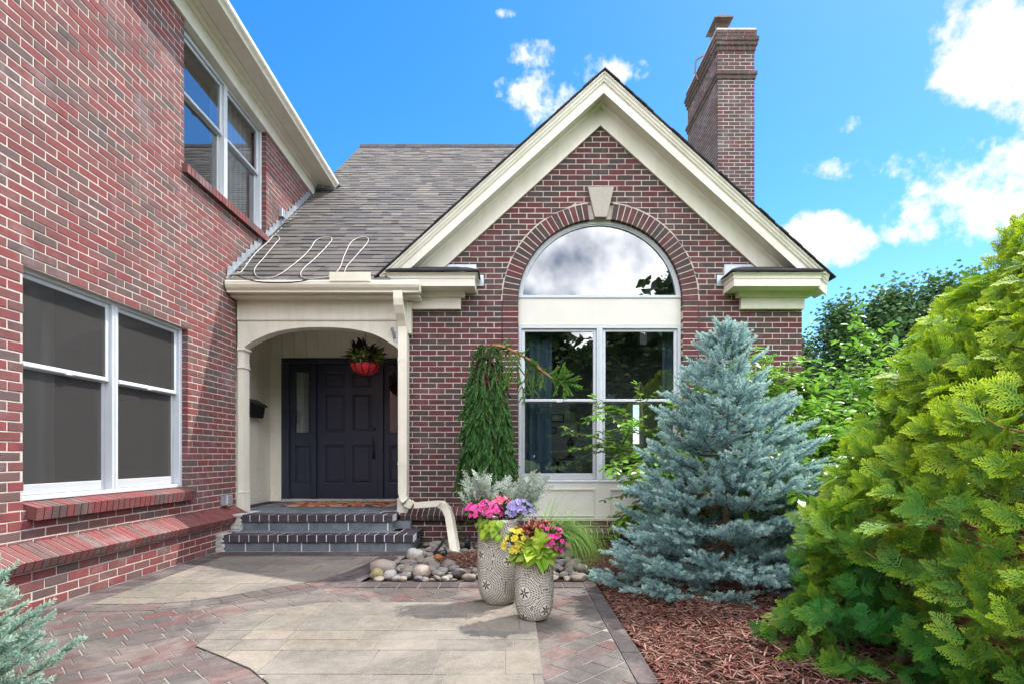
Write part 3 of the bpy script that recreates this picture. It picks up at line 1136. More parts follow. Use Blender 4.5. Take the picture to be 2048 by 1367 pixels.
# fascia over the arch, with a moulding, and the arched band below
AL, AR = XL + 0.014, (815 - VX) * AY / F
arch_px = [(487, 694), (496, 687), (505, 682), (515, 677), (525, 672.5), (537, 667.5), (550, 663.5), (565, 660), (580, 657.5), (600, 655.3), (620, 654.3), (640, 654), (660, 654.3), (680, 655.3), (700, 657),
           (718, 660), (735, 664), (750, 669), (763, 675), (776, 683), (787, 690), (797, 698)]
ap = [P(a, b, AY) for a, b in arch_px]
zt_, zm_ = 2.944, H + (VY - 641) * AY / F
TH = 0.16
top = [(p.x, zm_) for p in ap]
for i in range(len(ap) - 1):
    a, b = ap[i], ap[i + 1]
    mb.add([(a.x, AY, a.z), (b.x, AY, b.z), (b.x, AY, zm_), (a.x, AY, zm_), (a.x, AY + TH, a.z), (b.x, AY + TH, b.z), (b.x, AY + TH, zm_), (a.x, AY + TH, zm_)],
           [(0, 1, 2, 3), (4, 7, 6, 5), (0, 4, 5, 1)])
mb.box(AL, ap[0].x, AY, AY + TH, ap[0].z, zm_)
mb.box(ap[-1].x, AR, AY, AY + TH, ap[-1].z, zm_)
mb.box(AL, AR, AY - 0.012, AY + TH, zm_ + 0.028, zt_)
mb.box(AL, AR, AY - 0.022, AY + TH - 0.002, zm_ + 0.012, zm_ + 0.028)
mb.box(AL, AR, AY - 0.016, AY + TH - 0.003, zm_ + 0.0, zm_ + 0.012)
mb.build('porch_arch', 'cream', house)
mb = MB()
pl0, pl1 = AL, ap[0].x
mb.box(pl0, pl1 - 0.004, AY + 0.004, AY + TH, PF, ap[0].z - 0.035)
mb.box(pl0, pl1 + 0.022, AY - 0.016, AY + TH + 0.01, ap[0].z - 0.034, ap[0].z - 0.012)
mb.box(pl0, pl1 + 0.010, AY - 0.008, AY + TH + 0.005, ap[0].z - 0.0118, ap[0].z - 0.001)
zc_ = H + (VY - 733) * AY / F
mb.box(pl0, pl1 + 0.014, AY - 0.012, AY + TH + 0.004, zc_ - 0.012, zc_ + 0.008)
mb.box(pl0, pl1 + 0.004, AY - 0.010, AY + TH + 0.003, PF + 0.002, PF + 0.23)
mb.box(pl0, pl1 + 0.010, AY - 0.016, AY + TH + 0.004, PF + 0.23, PF + 0.245)
o = mb.build('porch_post', 'cream', house)
mb = MB()
pr0, pr1 = ap[-1].x - 0.002, AR
mb.box(pr0 + 0.006, pr1, AY + 0.004, GY + 0.35, PF + 0.002, ap[-1].z - 0.004)
mb.box(pr0 - 0.012, pr1 + 0.004, AY - 0.014, AY + TH, PF - 0.03, PF + 0.17)
mb.box(pr0 + 0.02, pr1 + 0.04, AY + 0.01, GY - 0.002, 2.55, 2.93)
mb.build('porch_post', 'cream', house)

mb = MB()
PXL = -3.70
# side boards, back boards, ceiling
y = AY + 0.15
while y < DY - 0.01:
    y2 = min(y + 0.185, DY - 0.005)
    mb.box(PXL - 0.03, PXL, y + 0.003, y2 - 0.003, PF + 0.19, 3.12)
    y = y2
mb.box(PXL - 0.05, PXL - 0.008, AY + 0.1, DY + 0.05, PF - 0.05, 3.12)
mb.box(PXL - 0.03, PXL + 0.016, AY + 0.1, DY - 0.002, PF + 0.004, PF + 0.187)
mb.build('porch_wall', 'cream_wall', house)
mb = MB()
dl, dr = (567 - VX) * DY / F, (812 - VX) * DY / F + 0.09
dtop = H + (VY - 719) * DY / F
mb.box(PXL, dl - 0.002, DY - 0.012, DY + 0.03, PF + 0.002, dtop)
x = dl - 0.19
while x < -1.05:
    mb.box(x + 0.002, x + 0.178, DY - 0.006, DY + 0.03, dtop + 0.002, 3.12)
    x += 0.18
mb.box(PXL, -1.0, DY + 0.004, DY + 0.05, dtop + 0.002, 3.12)
mb.box(dr + 0.002, -1.0, DY - 0.012, DY + 0.03, PF, dtop + 0.002)
mb.build('porch_wall', 'cream_wall', house)
mb = MB()
mb.box(PXL, -1.0, AY + TH, DY + 0.02, 3.122, 3.15)
mb.build('porch_ceiling', 'cream_wall', house)
mb = MB()          # porch right side, the flank of the gable block
mb.box(GL - 0.02, GL + 0.05, GY + 0.36, DY, PF, 3.12)
mb.build('porch_wall', 'cream_wall', house)

mb = MB()          # downspout
dx = (806 - VX) * 6.72 / F
hw_, hd = 0.052, 0.036


def rect_pipe(mb, path, hw, hd, wdir):
    """a rectangular fluted pipe swept along a path; wdir is its wide direction"""
    prof = []
    W = [(-1, -1), (-0.6, -1), (-0.55, -0.86), (-0.45, -0.86), (-0.4, -1), (0.0, -1), (0.05, -0.86), (0.15, -0.86), (0.2, -1), (0.6, -1), (0.65, -0.86), (0.75, -0.86), (0.8, -1), (1, -1), (1, 1), (-1, 1)]
    path = [Vector(p) for p in path]
    o = len(mb.v)
    n = len(W)
    for i, p in enumerate(path):
        d = (path[min(i + 1, len(path) - 1)] - path[max(i - 1, 0)]).normalized()
        w = wdir[i] if isinstance(wdir, list) else wdir
        w = Vector(w)
        w = (w - d * w.dot(d)).normalized()
        b = d.cross(w)
        for (a, c) in W:
            mb.v.append(tuple(p + w * a * hw + b * c * hd))
    for i in range(len(path) - 1):
        for k in range(n):
            k2 = (k + 1) % n
            mb.f.append([o + i * n + k, o + i * n + k2, o + (i + 1) * n + k2, o + (i + 1) * n + k])
            mb.mi.append(0)


yp = AY - 0.055
pth = [(dx - 0.02, 6.53, 2.99), (dx - 0.018, 6.53, 2.90), (dx - 0.016, 6.545, 2.84), (dx - 0.012, 6.60, 2.76), (dx - 0.006, 6.665, 2.69), (dx, yp - 0.006, 2.62), (dx, yp, 2.55)]
zlow = 0.60
pth += [(dx, yp, 2.3), (dx, yp, 1.5), (dx, yp, zlow)]
rect_pipe(mb, pth, hw_, hd, (1, 0, 0))
bend = []
for i in range(0, 9):
    t = i / 8 * math.radians(82)
    bend.append((dx + 0.13 * (1 - math.cos(t)), yp - 0.0 - 0.01 * i / 8, zlow - 0.13 * math.sin(t)))
q = bend[-1]
e1 = P(884, 1008, yp - 0.12)
bend += [(q[0] + 0.05, q[1] - 0.015, q[2] - 0.008), tuple(e1 - Vector((0.05, -0.01, -0.012)))]
e2 = P(893, 1016, yp - 0.16)
e3 = P(900, 1034, yp - 0.22)
e4 = P(912, 1112, yp - 0.72)
bend += [tuple(e1), tuple(e2), tuple(e3), tuple(e4)]
rect_pipe(mb, bend, hw_ * 0.86, hd * 1.0, [(math.cos(i / 8 * 1.43), 0, -math.sin(i / 8 * 1.43)) if i < 9 else (0.1, -1, 0.1) if i < 11 else (0.85, -0.5, 0.2) for i in range(len(bend))])
for zz in (2.2, 0.95):      # pipe straps
    mb.box(dx - hw_ - 0.004, dx + hw_ + 0.004, yp - hd - 0.004, yp + hd, zz, zz + 0.028)
mb.build('downspout', 'gutter', house)

# ---- entrance: frame, door, side lights
def df(u, v, d):
    return (u, DY - d, v)


def X8(px):
    return (px - VX) * DY / F


def Z8(py):
    return H + (VY - py) * DY / F


mb = MB()
zt0 = PF + 0.004
for (a, b, e) in ((567, 580, 0.05), (624.5, 634, 0.05), (757, 768, 0.05), (812, 824, 0.05)):
    mb.mbox(df, X8(a), X8(b), zt0, Z8(728), -0.10, e, 0, 0.006)
mb.mbox(df, X8(567), X8(824), Z8(728), Z8(719), -0.10, 0.056, 0, 0.006)
mb.mbox(df, X8(563.5), X8(567), zt0, Z8(715.5), -0.02, 0.022, 0, 0.004)
mb.mbox(df, X8(567), X8(824), Z8(719), Z8(715.5), -0.02, 0.022, 0, 0.004)
frame = mb.build('door_frame', 'door', house)
mb = MB()
mb.mbox(df, X8(567), X8(824), PF - 0.01, zt0 + 0.03, -0.10, 0.06, 0, 0.006)
mb.build('threshold', 'concrete', frame)


def panelled(mb, fn, u0, u1, v0, v1, panels, dd, holes=()):
    """a board with raised-and-fielded panels sunk in its face"""
    us = sorted({u0, u1, *[p[0] for p in panels], *[p[1] for p in panels], *[p[0] for p in holes], *[p[1] for p in holes]})
    vs = sorted({v0, v1, *[p[2] for p in panels], *[p[3] for p in panels], *[p[2] for p in holes], *[p[3] for p in holes]})
    for i in range(len(us) - 1):
        for j in range(len(vs) - 1):
            cu, cv = (us[i] + us[i + 1]) / 2, (vs[j] + vs[j + 1]) / 2
            if any(p[0] < cu < p[1] and p[2] < cv < p[3] for p in list(panels) + list(holes)):
                continue
            mb.add([fn(a, b, dd) for a, b in ((us[i], vs[j]), (us[i + 1], vs[j]), (us[i + 1], vs[j + 1]), (us[i], vs[j + 1]))], [(0, 1, 2, 3)])
    for (a, b, c, d_) in panels:
        st = [(0, 0.0), (0.004, 0.006), (0.012, 0.004), (0.018, -0.014), (0.030, -0.014), (0.050, -0.004)]
        rings = []
        for e, h in st:
            rings.append([fn(x, z, dd + h) for x, z in ((a + e, c + e), (b - e, c + e), (b - e, d_ - e), (a + e, d_ - e))])
        base = len(mb.v)
        mb.add([p for r in rings for p in r], [], 0)
        for k in range(len(rings) - 1):
            for s in range(4):
                s2 = (s + 1) % 4
                mb.f.append([base + k * 4 + s, base + k * 4 + s2, base + (k + 1) * 4 + s2, base + (k + 1) * 4 + s])
                mb.mi.append(0)
        e = base + (len(rings) - 1) * 4
        mb.f.append([e, e + 1, e + 2, e + 3])
        mb.mi.append(0)
    for (a, b, c, d_) in holes:
        mb.add([fn(x, z, h) for h in (dd, dd - 0.03) for x, z in ((a, c), (b, c), (b, d_), (a, d_))],
               [(0, 1, 5, 4), (1, 2, 6, 5), (2, 3, 7, 6), (3, 0, 4, 7)])
    mb.add([fn(x, z, dd - 0.045) for x, z in ((u0, v0), (u1, v0), (u1, v1), (u0, v1))] + [fn(x, z, dd) for x, z in ((u0, v0), (u1, v0), (u1, v1), (u0, v1))],
           [(0, 4, 5, 1), (1, 5, 6, 2), (2, 6, 7, 3), (3, 7, 4, 0)] + ([] if holes else [(0, 1, 2, 3)]))


mb = MB()
pan = []
for (a, b) in ((648.5, 689.5), (703.5, 743)):
    for (c, d_) in ((966.5, 888), (862.5, 786), (773, 743)):
        pan.append((X8(a), X8(b), Z8(c), Z8(d_)))
panelled(mb, df, X8(634.6), X8(756.4), Z8(997), Z8(729), pan, 0.0)
door = mb.build('door', 'door', house)
mb = MB()
mb.lathe([(0.0, 0.0), (0.026, 0.0), (0.026, 0.006), (0.022, 0.018), (0.008, 0.024), (0, 0.024)], (0, 0, 0), 20)
mb.v = [df(X8(748.3) + x, Z8(857) + y, z + 0.001) for x, y, z in mb.v]
mb.build('deadbolt', 'black', door, True)
mb = MB()
hx = X8(748)
mb.mbox(df, hx - 0.022, hx + 0.022, Z8(917), Z8(874), 0.001, 0.008, 0, 0.002)
mb.tube([df(hx, Z8(882), 0.006), df(hx, Z8(881), 0.045), df(hx, Z8(885), 0.056), df(hx, Z8(898), 0.060), df(hx, Z8(909), 0.056), df(hx, Z8(913), 0.04), df(hx, Z8(914), 0.006)], 0.010, 10)
mb.mbox(df, hx - 0.008, hx + 0.008, Z8(881), Z8(877), 0.008, 0.05, 0, 0.002)
mb.build('handle', 'black', door, True)
for (a, b) in ((580.4, 624), (768.4, 811.6)):
    mb = MB()
    g = (X8(a + 10), X8(b - 5.5 if a < 700 else b - 9), Z8(864), Z8(744))
    panelled(mb, df, X8(a), X8(b), Z8(997), Z8(729), [(g[0] - 0.01, g[1] + 0.01, Z8(966), Z8(889))], 0.0, [g])
    for (e, h) in ((0.0, 0.008),):
        mb.mbox(df, g[0] - 0.016, g[0] - 0.001, g[2] - 0.016, g[3] + 0.016, 0.0005, h, 0, 0.003)
        mb.mbox(df, g[1] + 0.001, g[1] + 0.016, g[2] - 0.016, g[3] + 0.016, 0.0005, h, 0, 0.003)
        mb.mbox(df, g[0] - 0.001, g[1] + 0.001, g[3] + 0.001, g[3] + 0.016, 0.0005, h, 0, 0.003)
        mb.mbox(df, g[0] - 0.001, g[1] + 0.001, g[2] - 0.016, g[2] - 0.001, 0.0005, h, 0, 0.003)
    sd = mb.build('side_light', 'door', house)
    mb = MB()
    mb.add([df(x, z, -0.014) for x, z in ((g[0], g[2]), (g[1], g[2]), (g[1], g[3]), (g[0], g[3]))], [(0, 1, 2, 3)])
    mb.build('pane', 'glass', sd)

# ---- rooms behind the glass
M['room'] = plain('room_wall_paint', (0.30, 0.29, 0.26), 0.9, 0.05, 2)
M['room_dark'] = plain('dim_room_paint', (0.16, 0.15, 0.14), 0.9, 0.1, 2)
M['wood'] = plain('dark_wood', (0.05, 0.03, 0.02), 0.4, 0.3, 8)
mb = MB()
T = 0.05


def room(mb, x0, x1, y0, y1, z0, z1, skip):
    bs = {'x0': (x0 - T, x0, y0, y1, z0, z1), 'x1': (x1, x1 + T, y0, y1, z0, z1), 'y0': (x0, x1, y0 - T, y0, z0, z1), 'y1': (x0, x1, y1, y1 + T, z0, z1),
          'z0': (x0, x1, y0, y1, z0 - T, z0), 'z1': (x0, x1, y0, y1, z1, z1 + T)}
    for k, b in bs.items():
        if k not in skip:
            mb.box(*b)


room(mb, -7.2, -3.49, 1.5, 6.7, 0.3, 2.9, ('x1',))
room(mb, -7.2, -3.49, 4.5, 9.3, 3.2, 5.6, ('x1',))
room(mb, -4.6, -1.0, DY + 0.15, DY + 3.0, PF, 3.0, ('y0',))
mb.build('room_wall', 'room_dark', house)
mb = MB()
room(mb, GL + 0.1, GR - 0.1, GY + 0.16, 11.0, 0.33, 3.02, ('y0', 'y1', 'z1'))
for s in (-1, 1):      # the ceiling follows the gable roof
    q = [(GX, 5.22), (GX + s * 2.40, 5.22 - SL * 2.40), (GX + s * 2.40, 5.25 - SL * 2.40), (GX, 5.25)]
    mb.prism([(x, GY + 0.1, z) for x, z in q], (0, 4.3, 0))
mb.add([(GX - 2.4, 11.02, 2.9), (GX + 2.4, 11.02, 2.9), (GX, 11.02, 5.23)], [(0, 1, 2)])
hx0, hx1, hz0, hz1 = 2.36, 2.50, 1.30, 2.08        # a window in the far wall of the room
mb.box(GL + 0.1, hx0, 11.0, 11.05, 0.33, 3.02)
mb.box(hx1, GR - 0.1, 11.0, 11.05, 0.33, 3.02)
mb.box(hx0, hx1, 11.0, 11.05, 0.33, hz0)
mb.box(hx0, hx1, 11.0, 11.05, hz1, 3.02)
mb.build('room_wall', 'room', house)
mb = MB()
for b in ((hx0 - 0.07, hx0, 10.96, 11.0, hz0 - 0.07, hz1 + 0.07), (hx1, hx1 + 0.07, 10.96, 11.0, hz0 - 0.07, hz1 + 0.07), (hx0, hx1, 10.96, 11.0, hz1, hz1 + 0.07),
          (hx0, hx1, 10.96, 11.0, hz0 - 0.07, hz0), (hx0, hx1, 10.98, 11.0, (hz0 + hz1) / 2 - 0.015, (hz0 + hz1) / 2 + 0.015)):
    mb.box(*b)
mb.build('inner_window_frame', 'white_trim', house)
mb = MB()
mb.box(0.66, 1.10, 10.85, 10.99, 0.34, 2.12)  # white panel stands in for the lit stretch of back wall
mb.build('lit_wall_patch', 'white_trim', house)
M['curtain'] = leaf_mat('blue_curtain_cloth', (0.13, 0.185, 0.225), (0.13, 0.185, 0.225), None, 0.8, 0.3, 0.1)
M['sheer'] = leaf_mat('pale_curtain_cloth', (0.50, 0.50, 0.48), (0.50, 0.50, 0.48), None, 0.8, 0.3, 0.1)


def curtain(fn, u0, u1, z0, z1, mat, label, folds):
    m = MB()
    n = folds * 8
    for e in (0, 1):
        for i in range(n + 1):
            u = u0 + (u1 - u0) * i / n
            dd = 0.03 * math.sin(i / 8 * 2 * PI) + 0.01 * math.sin(i * 1.7)
            for z in (z0, z1):
                m.v.append(fn(u, z, dd - e * 0.004))
    k = 2 * (n + 1)
    for i in range(n):
        for e in (0, k):
            m.f.append([e + 2 * i, e + 2 * i + 2, e + 2 * i + 3, e + 2 * i + 1])
            m.mi.append(0)
    return tag(m.build('curtain', mat, None, True), label, 'curtain')


curtain(lambda u, z, d: (u, GY + 0.32 - d, z), 0.10, 0.50, 0.36, 2.95, 'curtain', 'blue curtain drawn aside at the left of the paired front window', 4)
curtain(lambda u, z, d: (u, GY + 0.32 - d, z), 1.93, 2.22, 0.36, 2.95, 'curtain', 'blue curtain at the right edge of the paired front window', 3)
curtain(lambda u, z, d: (XL - 0.35 + d, u, z), 4.2, 4.5, 0.4, 2.6, 'sheer', 'pale curtain behind the wide screened ground floor window', 1)
curtain(lambda u, z, d: (XL - 0.24 + d, u, z), 6.62, 7.66, 3.9, 5.5, 'sheer', 'pale curtain behind the right pane of the upper floor window', 8)

curtain(lambda u, z, d: (u, DY + 0.13 - d, z), X8(588), X8(611), PF + 0.02, 2.6, 'sheer', 'pale curtain behind the narrow glass left of the front door', 3)
# lamp, pictures, settee and lantern seen through the window
t = thing('table_lamp', (0.98, 9.6, 1.02), 'table lamp with grey drum shade seen through the front window', 'lamp')
mb = MB()
mb.lathe([(0.02, 0.0), (0.09, 0.0), (0.09, 0.02), (0.03, 0.05), (0.02, 0.16), (0.06, 0.24), (0.05, 0.30), (0.012, 0.33), (0.012, 0.42)], (0.98, 9.6, 1.02), 20)
mb.build('lamp_base', 'black', t, True)
mb = MB()
mb.lathe([(0.14, 0.36), (0.135, 0.58), (0.131, 0.58), (0.136, 0.36)], (0.98, 9.6, 1.02), 28)
mb.build('lamp_shade', plain('lamp_shade_cloth', (0.32, 0.31, 0.29), 0.8), t, True)
t = thing('side_table', (0.98, 9.6, 0.33), 'dark side table under the lamp behind the window', 'table')
mb = MB()
mb.box(0.70, 1.26, 9.35, 9.85, 0.98, 1.018)
mb.build('tabletop', 'wood', t)
for sx in (0.74, 1.18):
    for sy in (9.38, 9.78):
        mb = MB()
        mb.box(sx, sx + 0.04, sy, sy + 0.04, 0.335, 0.979)
        mb.build('leg', 'wood', t)
for (px0, px1, py0, py1, lab) in ((1102, 1128, 827, 843, 'small dark framed picture, the upper of two behind the window'), (1102, 1113, 853, 866, 'small pale framed picture beside the lamp shade, the lower of two')):
    a, b = P(px0, py1, 10.83), P(px1, py0, 10.83)
    t = thing('picture_frame', (a.x, 10.83, a.z), lab, 'picture')
    mb = MB()
    w = 0.02
    mb.box(a.x, b.x, 10.82, 10.845, a.z, a.z + w)
    mb.box(a.x, b.x, 10.82, 10.845, b.z - w, b.z)
    mb.box(a.x, a.x + w, 10.82, 10.845, a.z + w, b.z - w)
    mb.box(b.x - w, b.x, 10.82, 10.845, a.z + w, b.z - w)
    mb.build('frame', 'black', t)
    mb = MB()
    mb.box(a.x + w, b.x - w, 10.832, 10.842, a.z + w, b.z - w)
    mb.build('print', 'white_trim', t)
t = thing('sofa', (1.5, 8.0, 0.335), 'dark sofa with its back to the front window', 'sofa')
mb = MB()
mb.box(0.62, 2.6, 7.55, 7.85, 0.40, 0.98)
mb.box(0.62, 2.6, 7.85, 8.45, 0.40, 0.72)
mb.build('seat', plain('sofa_leather', (0.02, 0.018, 0.018), 0.45), t)
for x in (0.66, 2.5):
    mb = MB()
    mb.box(x, x + 0.06, 7.6, 7.66, 0.336, 0.40)
    mb.build('leg', 'wood', t)
c = P(1285, 678, 9.0)
t = thing('pendant_lantern', (c.x, 9.0, c.z), 'small glass pendant lantern hanging inside above the front window', 'lamp')
mb = MB()
for sx in (-0.07, 0.07):
    for sy in (-0.07, 0.07):
        mb.box(c.x + sx - 0.006, c.x + sx + 0.006, 9 + sy - 0.006, 9 + sy + 0.006, c.z - 0.10, c.z + 0.12)
mb.box(c.x - 0.08, c.x + 0.08, 8.92, 9.08, c.z + 0.12, c.z + 0.14)
mb.box(c.x - 0.08, c.x + 0.08, 8.92, 9.08, c.z - 0.115, c.z - 0.10)
mb.tube([(c.x, 9, c.z + 0.14), (c.x, 9, 4.345)], 0.006, 6)
mb.build('frame', 'black', t)
mb = MB()
mb.box(c.x - 0.055, c.x + 0.055, 8.945, 9.055, c.z - 0.095, c.z + 0.115)
mb.build('glass', 'white_trim', t)

# ================================================================ PORCH STEPS
steps = thing('porch_steps', (-2.2, 6.5, 0), 'two porch steps edged in dark brick with white joints leading up to the door', 'steps')


def top_fn(z):
    return lambda u, v, d: (u, v, z + d)


def edging(mb, z, x0, x1, y0, y1, along, th=0.078, pitch=0.1075):
    g = 0.0095
    if along == 'x':
        n = round((x1 - x0) / pitch)
        p = (x1 - x0) / n
        for i in range(n):
            mb.mbox(top_fn(z), x0 + i * p + g / 2, x0 + (i + 1) * p - g / 2, y0 + random.uniform(-.003, .003), y1, -th, random.uniform(-.0015, .0015), 0, 0.004)
        mb.box(x0 + 0.003, x1 - 0.003, y0 + 0.004, y1 + 0.012, z - th + 0.002, z - 0.003, 1)
    else:
        n = round((y1 - y0) / pitch)
        p = (y1 - y0) / n
        for i in range(n):
            mb.mbox(top_fn(z), x0, x1, y0 + i * p + g / 2, y0 + (i + 1) * p - g / 2, -th, random.uniform(-.0015, .0015), 0, 0.004)
        mb.box(x0 - 0.010, x1 - 0.004, y0 + 0.003, y1 - 0.003, z - th + 0.002, z - 0.0035, 1)


SX0 = -3.25
T1, T2 = 0.187, PF
mb = MB()
edging(mb, T2, SX0 + 0.09, -1.395, 6.42, 6.62, 'x')
edging(mb, T2, -1.59, -1.395, 6.635, 6.85, 'y')
edging(mb, T2, PXL + 0.02, PXL + 0.22, 6.93, DY - 0.13, 'y')
mb.build('brick_edging', ['brick_step', 'mortar_white'], steps)
mb = MB()
edging(mb, T1, SX0 + 0.02, -1.10, 6.10, 6.30, 'x')
edging(mb, T1, -1.30, -1.10, 6.315, 6.745, 'y')
mb.build('brick_edging', ['brick_step', 'mortar_white'], steps)


def slabs(mb, fn, u0, u1, v0, v1, d, L, g=0.012, off=0.0):
    x = u0 - off
    while x < u1 - 0.01:
        a, b = max(u0, x + g / 2), min(u1, x + L - g / 2)
        if b - a > 0.02:
            mb.mbox(fn, a, b, v0 + 0.003, v1 - 0.003, d - 0.02, d + random.uniform(-.001, .001), 0, 0.003)
        x += L
    mb.mbox(fn, u0, u1, v0, v1, d - 0.30, d - 0.004, 1)


mb = MB()
slabs(mb, lambda u, v, d: (u, 6.445 - d, v), SX0 + 0.07, -1.415, T1 + 0.001, T2 - 0.080, 0, 0.46, off=0.12)
slabs(mb, lambda u, v, d: (-1.415 + d, u, v), 6.46, 6.85, T1 + 0.001, T2 - 0.080, 0, 0.40)
mb.box(-1.414, -1.235, 6.66, 6.87, T1, T2 - 0.10)
mb.build('stone_riser', ['bluestone', 'mortar_white'], steps)
mb = MB()
slabs(mb, lambda u, v, d: (u, 6.125 - d, v), SX0 + 0.03, -1.125, 0.0, T1 - 0.080, 0, 0.31, off=0.05)
slabs(mb, lambda u, v, d: (-1.125 + d, u, v), 6.14, 6.74, 0.0, T1 - 0.080, 0, 0.31)
mb.build('stone_riser', ['bluestone', 'mortar_white'], steps)
mb = MB()
for r, (y0, y1) in enumerate(((6.635, 6.96), (6.96, 7.27), (7.27, 7.58), (7.58, 7.89), (7.89, 8.20), (8.20, DY - 0.06))):
    x = PXL + 0.23 - (0.22 if r % 2 else 0.0)
    if y1 < 7.0:
        x = SX0 + 0.09
    xe = -1.61 if y1 < 7 else -1.25
    while x < xe - 0.03:
        a, b = max(x, PXL + 0.23 if y1 > 7 else SX0 + 0.09), min(xe, x + 0.44)
        mb.mbox(top_fn(T2), a + 0.006, b - 0.006, y0 + 0.006, y1 - 0.006, -0.02, -0.001 + random.uniform(-.001, .001), 0, 0.003)
        x += 0.44
mb.box(PXL, -1.24, 6.90, DY, T2 - 0.05, T2 - 0.004, 1)
mb.box(SX0 + 0.10, -1.60, 6.62, 6.90, T2 - 0.05, T2 - 0.0045, 1)
mb.box(SX0 + 0.05, -1.32, 6.305, 6.44, T1 - 0.05, T1 - 0.001, 0)
mb.build('stone_floor', ['bluestone', 'mortar_white'], steps)
mb = MB()      # core, and the rough mortar seam against the wing
mb.box(SX0 + 0.11, -1.45, 6.75, DY, 0.0, T2 - 0.06)
for i in range(26):
    z = 0.008 + i * 0.0145
    y = 6.09 if z < T1 else 6.41
    w = random.uniform(0.02, 0.05) + (0.045 if z > T1 else 0)
    mb.box(SX0 - 0.01, SX0 + 0.02 + w, y - random.uniform(0.0, 0.022), y + 0.2, z - 0.009, z + random.uniform(0.004, 0.012))
mb.build('mortar_seam', 'concrete', steps)

# ================================================================ SMALL THINGS ON THE HOUSE
t = thing('mailbox', (-3.70, 7.8, 1.6), 'black sloped-lid mailbox on the cream boards left of the door', 'mailbox')
mb = MB()
mb.prism([(-3.699, 7.60, 1.60), (-3.605, 7.60, 1.60), (-3.575, 7.60, 1.775), (-3.699, 7.60, 1.82)], (0, 0.40, 0))
mb.build('box', 'black', t)
mb = MB()
mb.prism([(-3.699, 7.585, 1.865), (-3.555, 7.585, 1.782), (-3.548, 7.585, 1.755), (-3.556, 7.585, 1.752), (-3.566, 7.585, 1.772), (-3.699, 7.585, 1.85)], (0, 0.43, 0))
mb.build('lid', 'black', t)

bx = P(451, 1000, 6.5)
t = thing('outlet_box', (XL, 6.45, bx.z), 'grey weatherproof outlet cover low on the brick wing by the steps', 'outlet')
mb = MB()
mb.mbox(lw, 6.40, 6.52, bx.z - 0.05, bx.z + 0.06, 0.003, 0.05, 0, 0.008)
mb.build('box', 'steel', t)
mb = MB()
mb.mbox(lw, 6.395, 6.525, bx.z - 0.042, bx.z + 0.068, 0.052, 0.085, 0, 0.012)
mb.build('cover', 'steel', t)

t = thing('junction_box', (XL, 8.05, 4.55), 'small grey junction box on the upper brick wall beside the roof flashing', 'box')
mb = MB()
mb.mbox(lw, 7.99, 8.10, 4.50, 4.63, 0.003, 0.055, 0, 0.008)
mb.build('box', 'steel', t)
mb = MB()
mb.tube([lw(8.04, 4.50, 0.03), lw(8.06, 4.44, 0.05), lw(8.10, 4.46, 0.09), lw(8.2, 4.52, 0.1), lw(8.0, 4.40, 0.06), lw(7.86, 4.28, 0.06)], 0.006, 6)
mb.tube([lw(8.06, 4.50, 0.03), lw(8.14, 4.50, 0.10), lw(8.17, 4.55, 0.22)], 0.005, 6)
mb.build('cord', 'black', t)

b0 = P(790, 668, AY)
t = thing('flag_bracket', (b0.x, AY, b0.z), 'silver flagpole bracket screwed to the cream arch near the downspout', 'bracket')
mb = MB()
mb.box(b0.x - 0.025, b0.x + 0.028, AY - 0.008, AY - 0.001, b0.z - 0.085, b0.z + 0.03)
mb.tube([(b0.x + 0.0, AY - 0.01, b0.z - 0.05), (b0.x - 0.02, AY - 0.08, b0.z + 0.06)], 0.018, 12)
mb.tube([(b0.x - 0.018, AY - 0.06, b0.z + 0.035), (b0.x - 0.05, AY - 0.062, b0.z + 0.037)], 0.007, 8)
mb.build('bracket', 'steel', t)


def on_roof(px, py, lift=0.030):
    k = (RZ - RS * RE + lift - H) / ((VY - py) / F - RS)
    return P(px, py, k)


cab = [(1210, 640), (1216, 600), (1225, 570), (1250, 530), (1290, 490), (1360, 410), (1415, 350), (1440, 315), (1448, 290), (1440, 272), (1420, 263), (1400, 262), (1370, 265), (1340, 275), (1305, 293), (1280, 315),
       (1258, 345), (1240, 385), (1205, 460), (1193, 500), (1178, 545), (1155, 585), (1125, 618), (1090, 640), (1050, 652), (1000, 660), (940, 668), (880, 672), (830, 669), (800, 657), (785, 635), (788, 610), (805, 585),
       (830, 555), (920, 480), (1010, 390), (1060, 335), (1085, 305), (1092, 285), (1085, 270), (1065, 262), (1040, 262), (1000, 269), (965, 280), (935, 297), (915, 320), (900, 350), (875, 385), (840, 425), (800, 465),
       (720, 530), (640, 592), (590, 625), (540, 648), (480, 664), (420, 668), (375, 658), (345, 635), (333, 605), (340, 570), (365, 535), (400, 497), (430, 465), (470, 415), (510, 365), (550, 318), (575, 292), (582, 275), (572, 258),
       (545, 250), (515, 258), (490, 285), (470, 312), (435, 342), (400, 370), (365, 402), (330, 440), (295, 485), (260, 535), (230, 575), (205, 605), (170, 622), (130, 628), (95, 632), (70, 645), (60, 668)]
mb = MB()
mb.tube([on_roof(440 + a / 4.876, 420 + b / 4.876) for a, b in cab], 0.0050, 8)
tag(mb.build('heat_cable', 'cable', None, True), 'pale de-icing cable looped in three tall bends over the lower porch roof', 'cable')
mb = MB()
mb.tube([Vector(((440 + a / 4.876 - VX) * 6.46 / F, 6.468, H + (VY - 420 - b / 4.876) * 6.46 / F)) for a, b in ((170, 640), (240, 668), (330, 690), (420, 704), (560, 708), (700, 704), (800, 690), (870, 672))], 0.006, 6)
tag(mb.build('black_cord', 'black', None, True), 'black cord sagging over the edge of the porch gutter', 'cord')

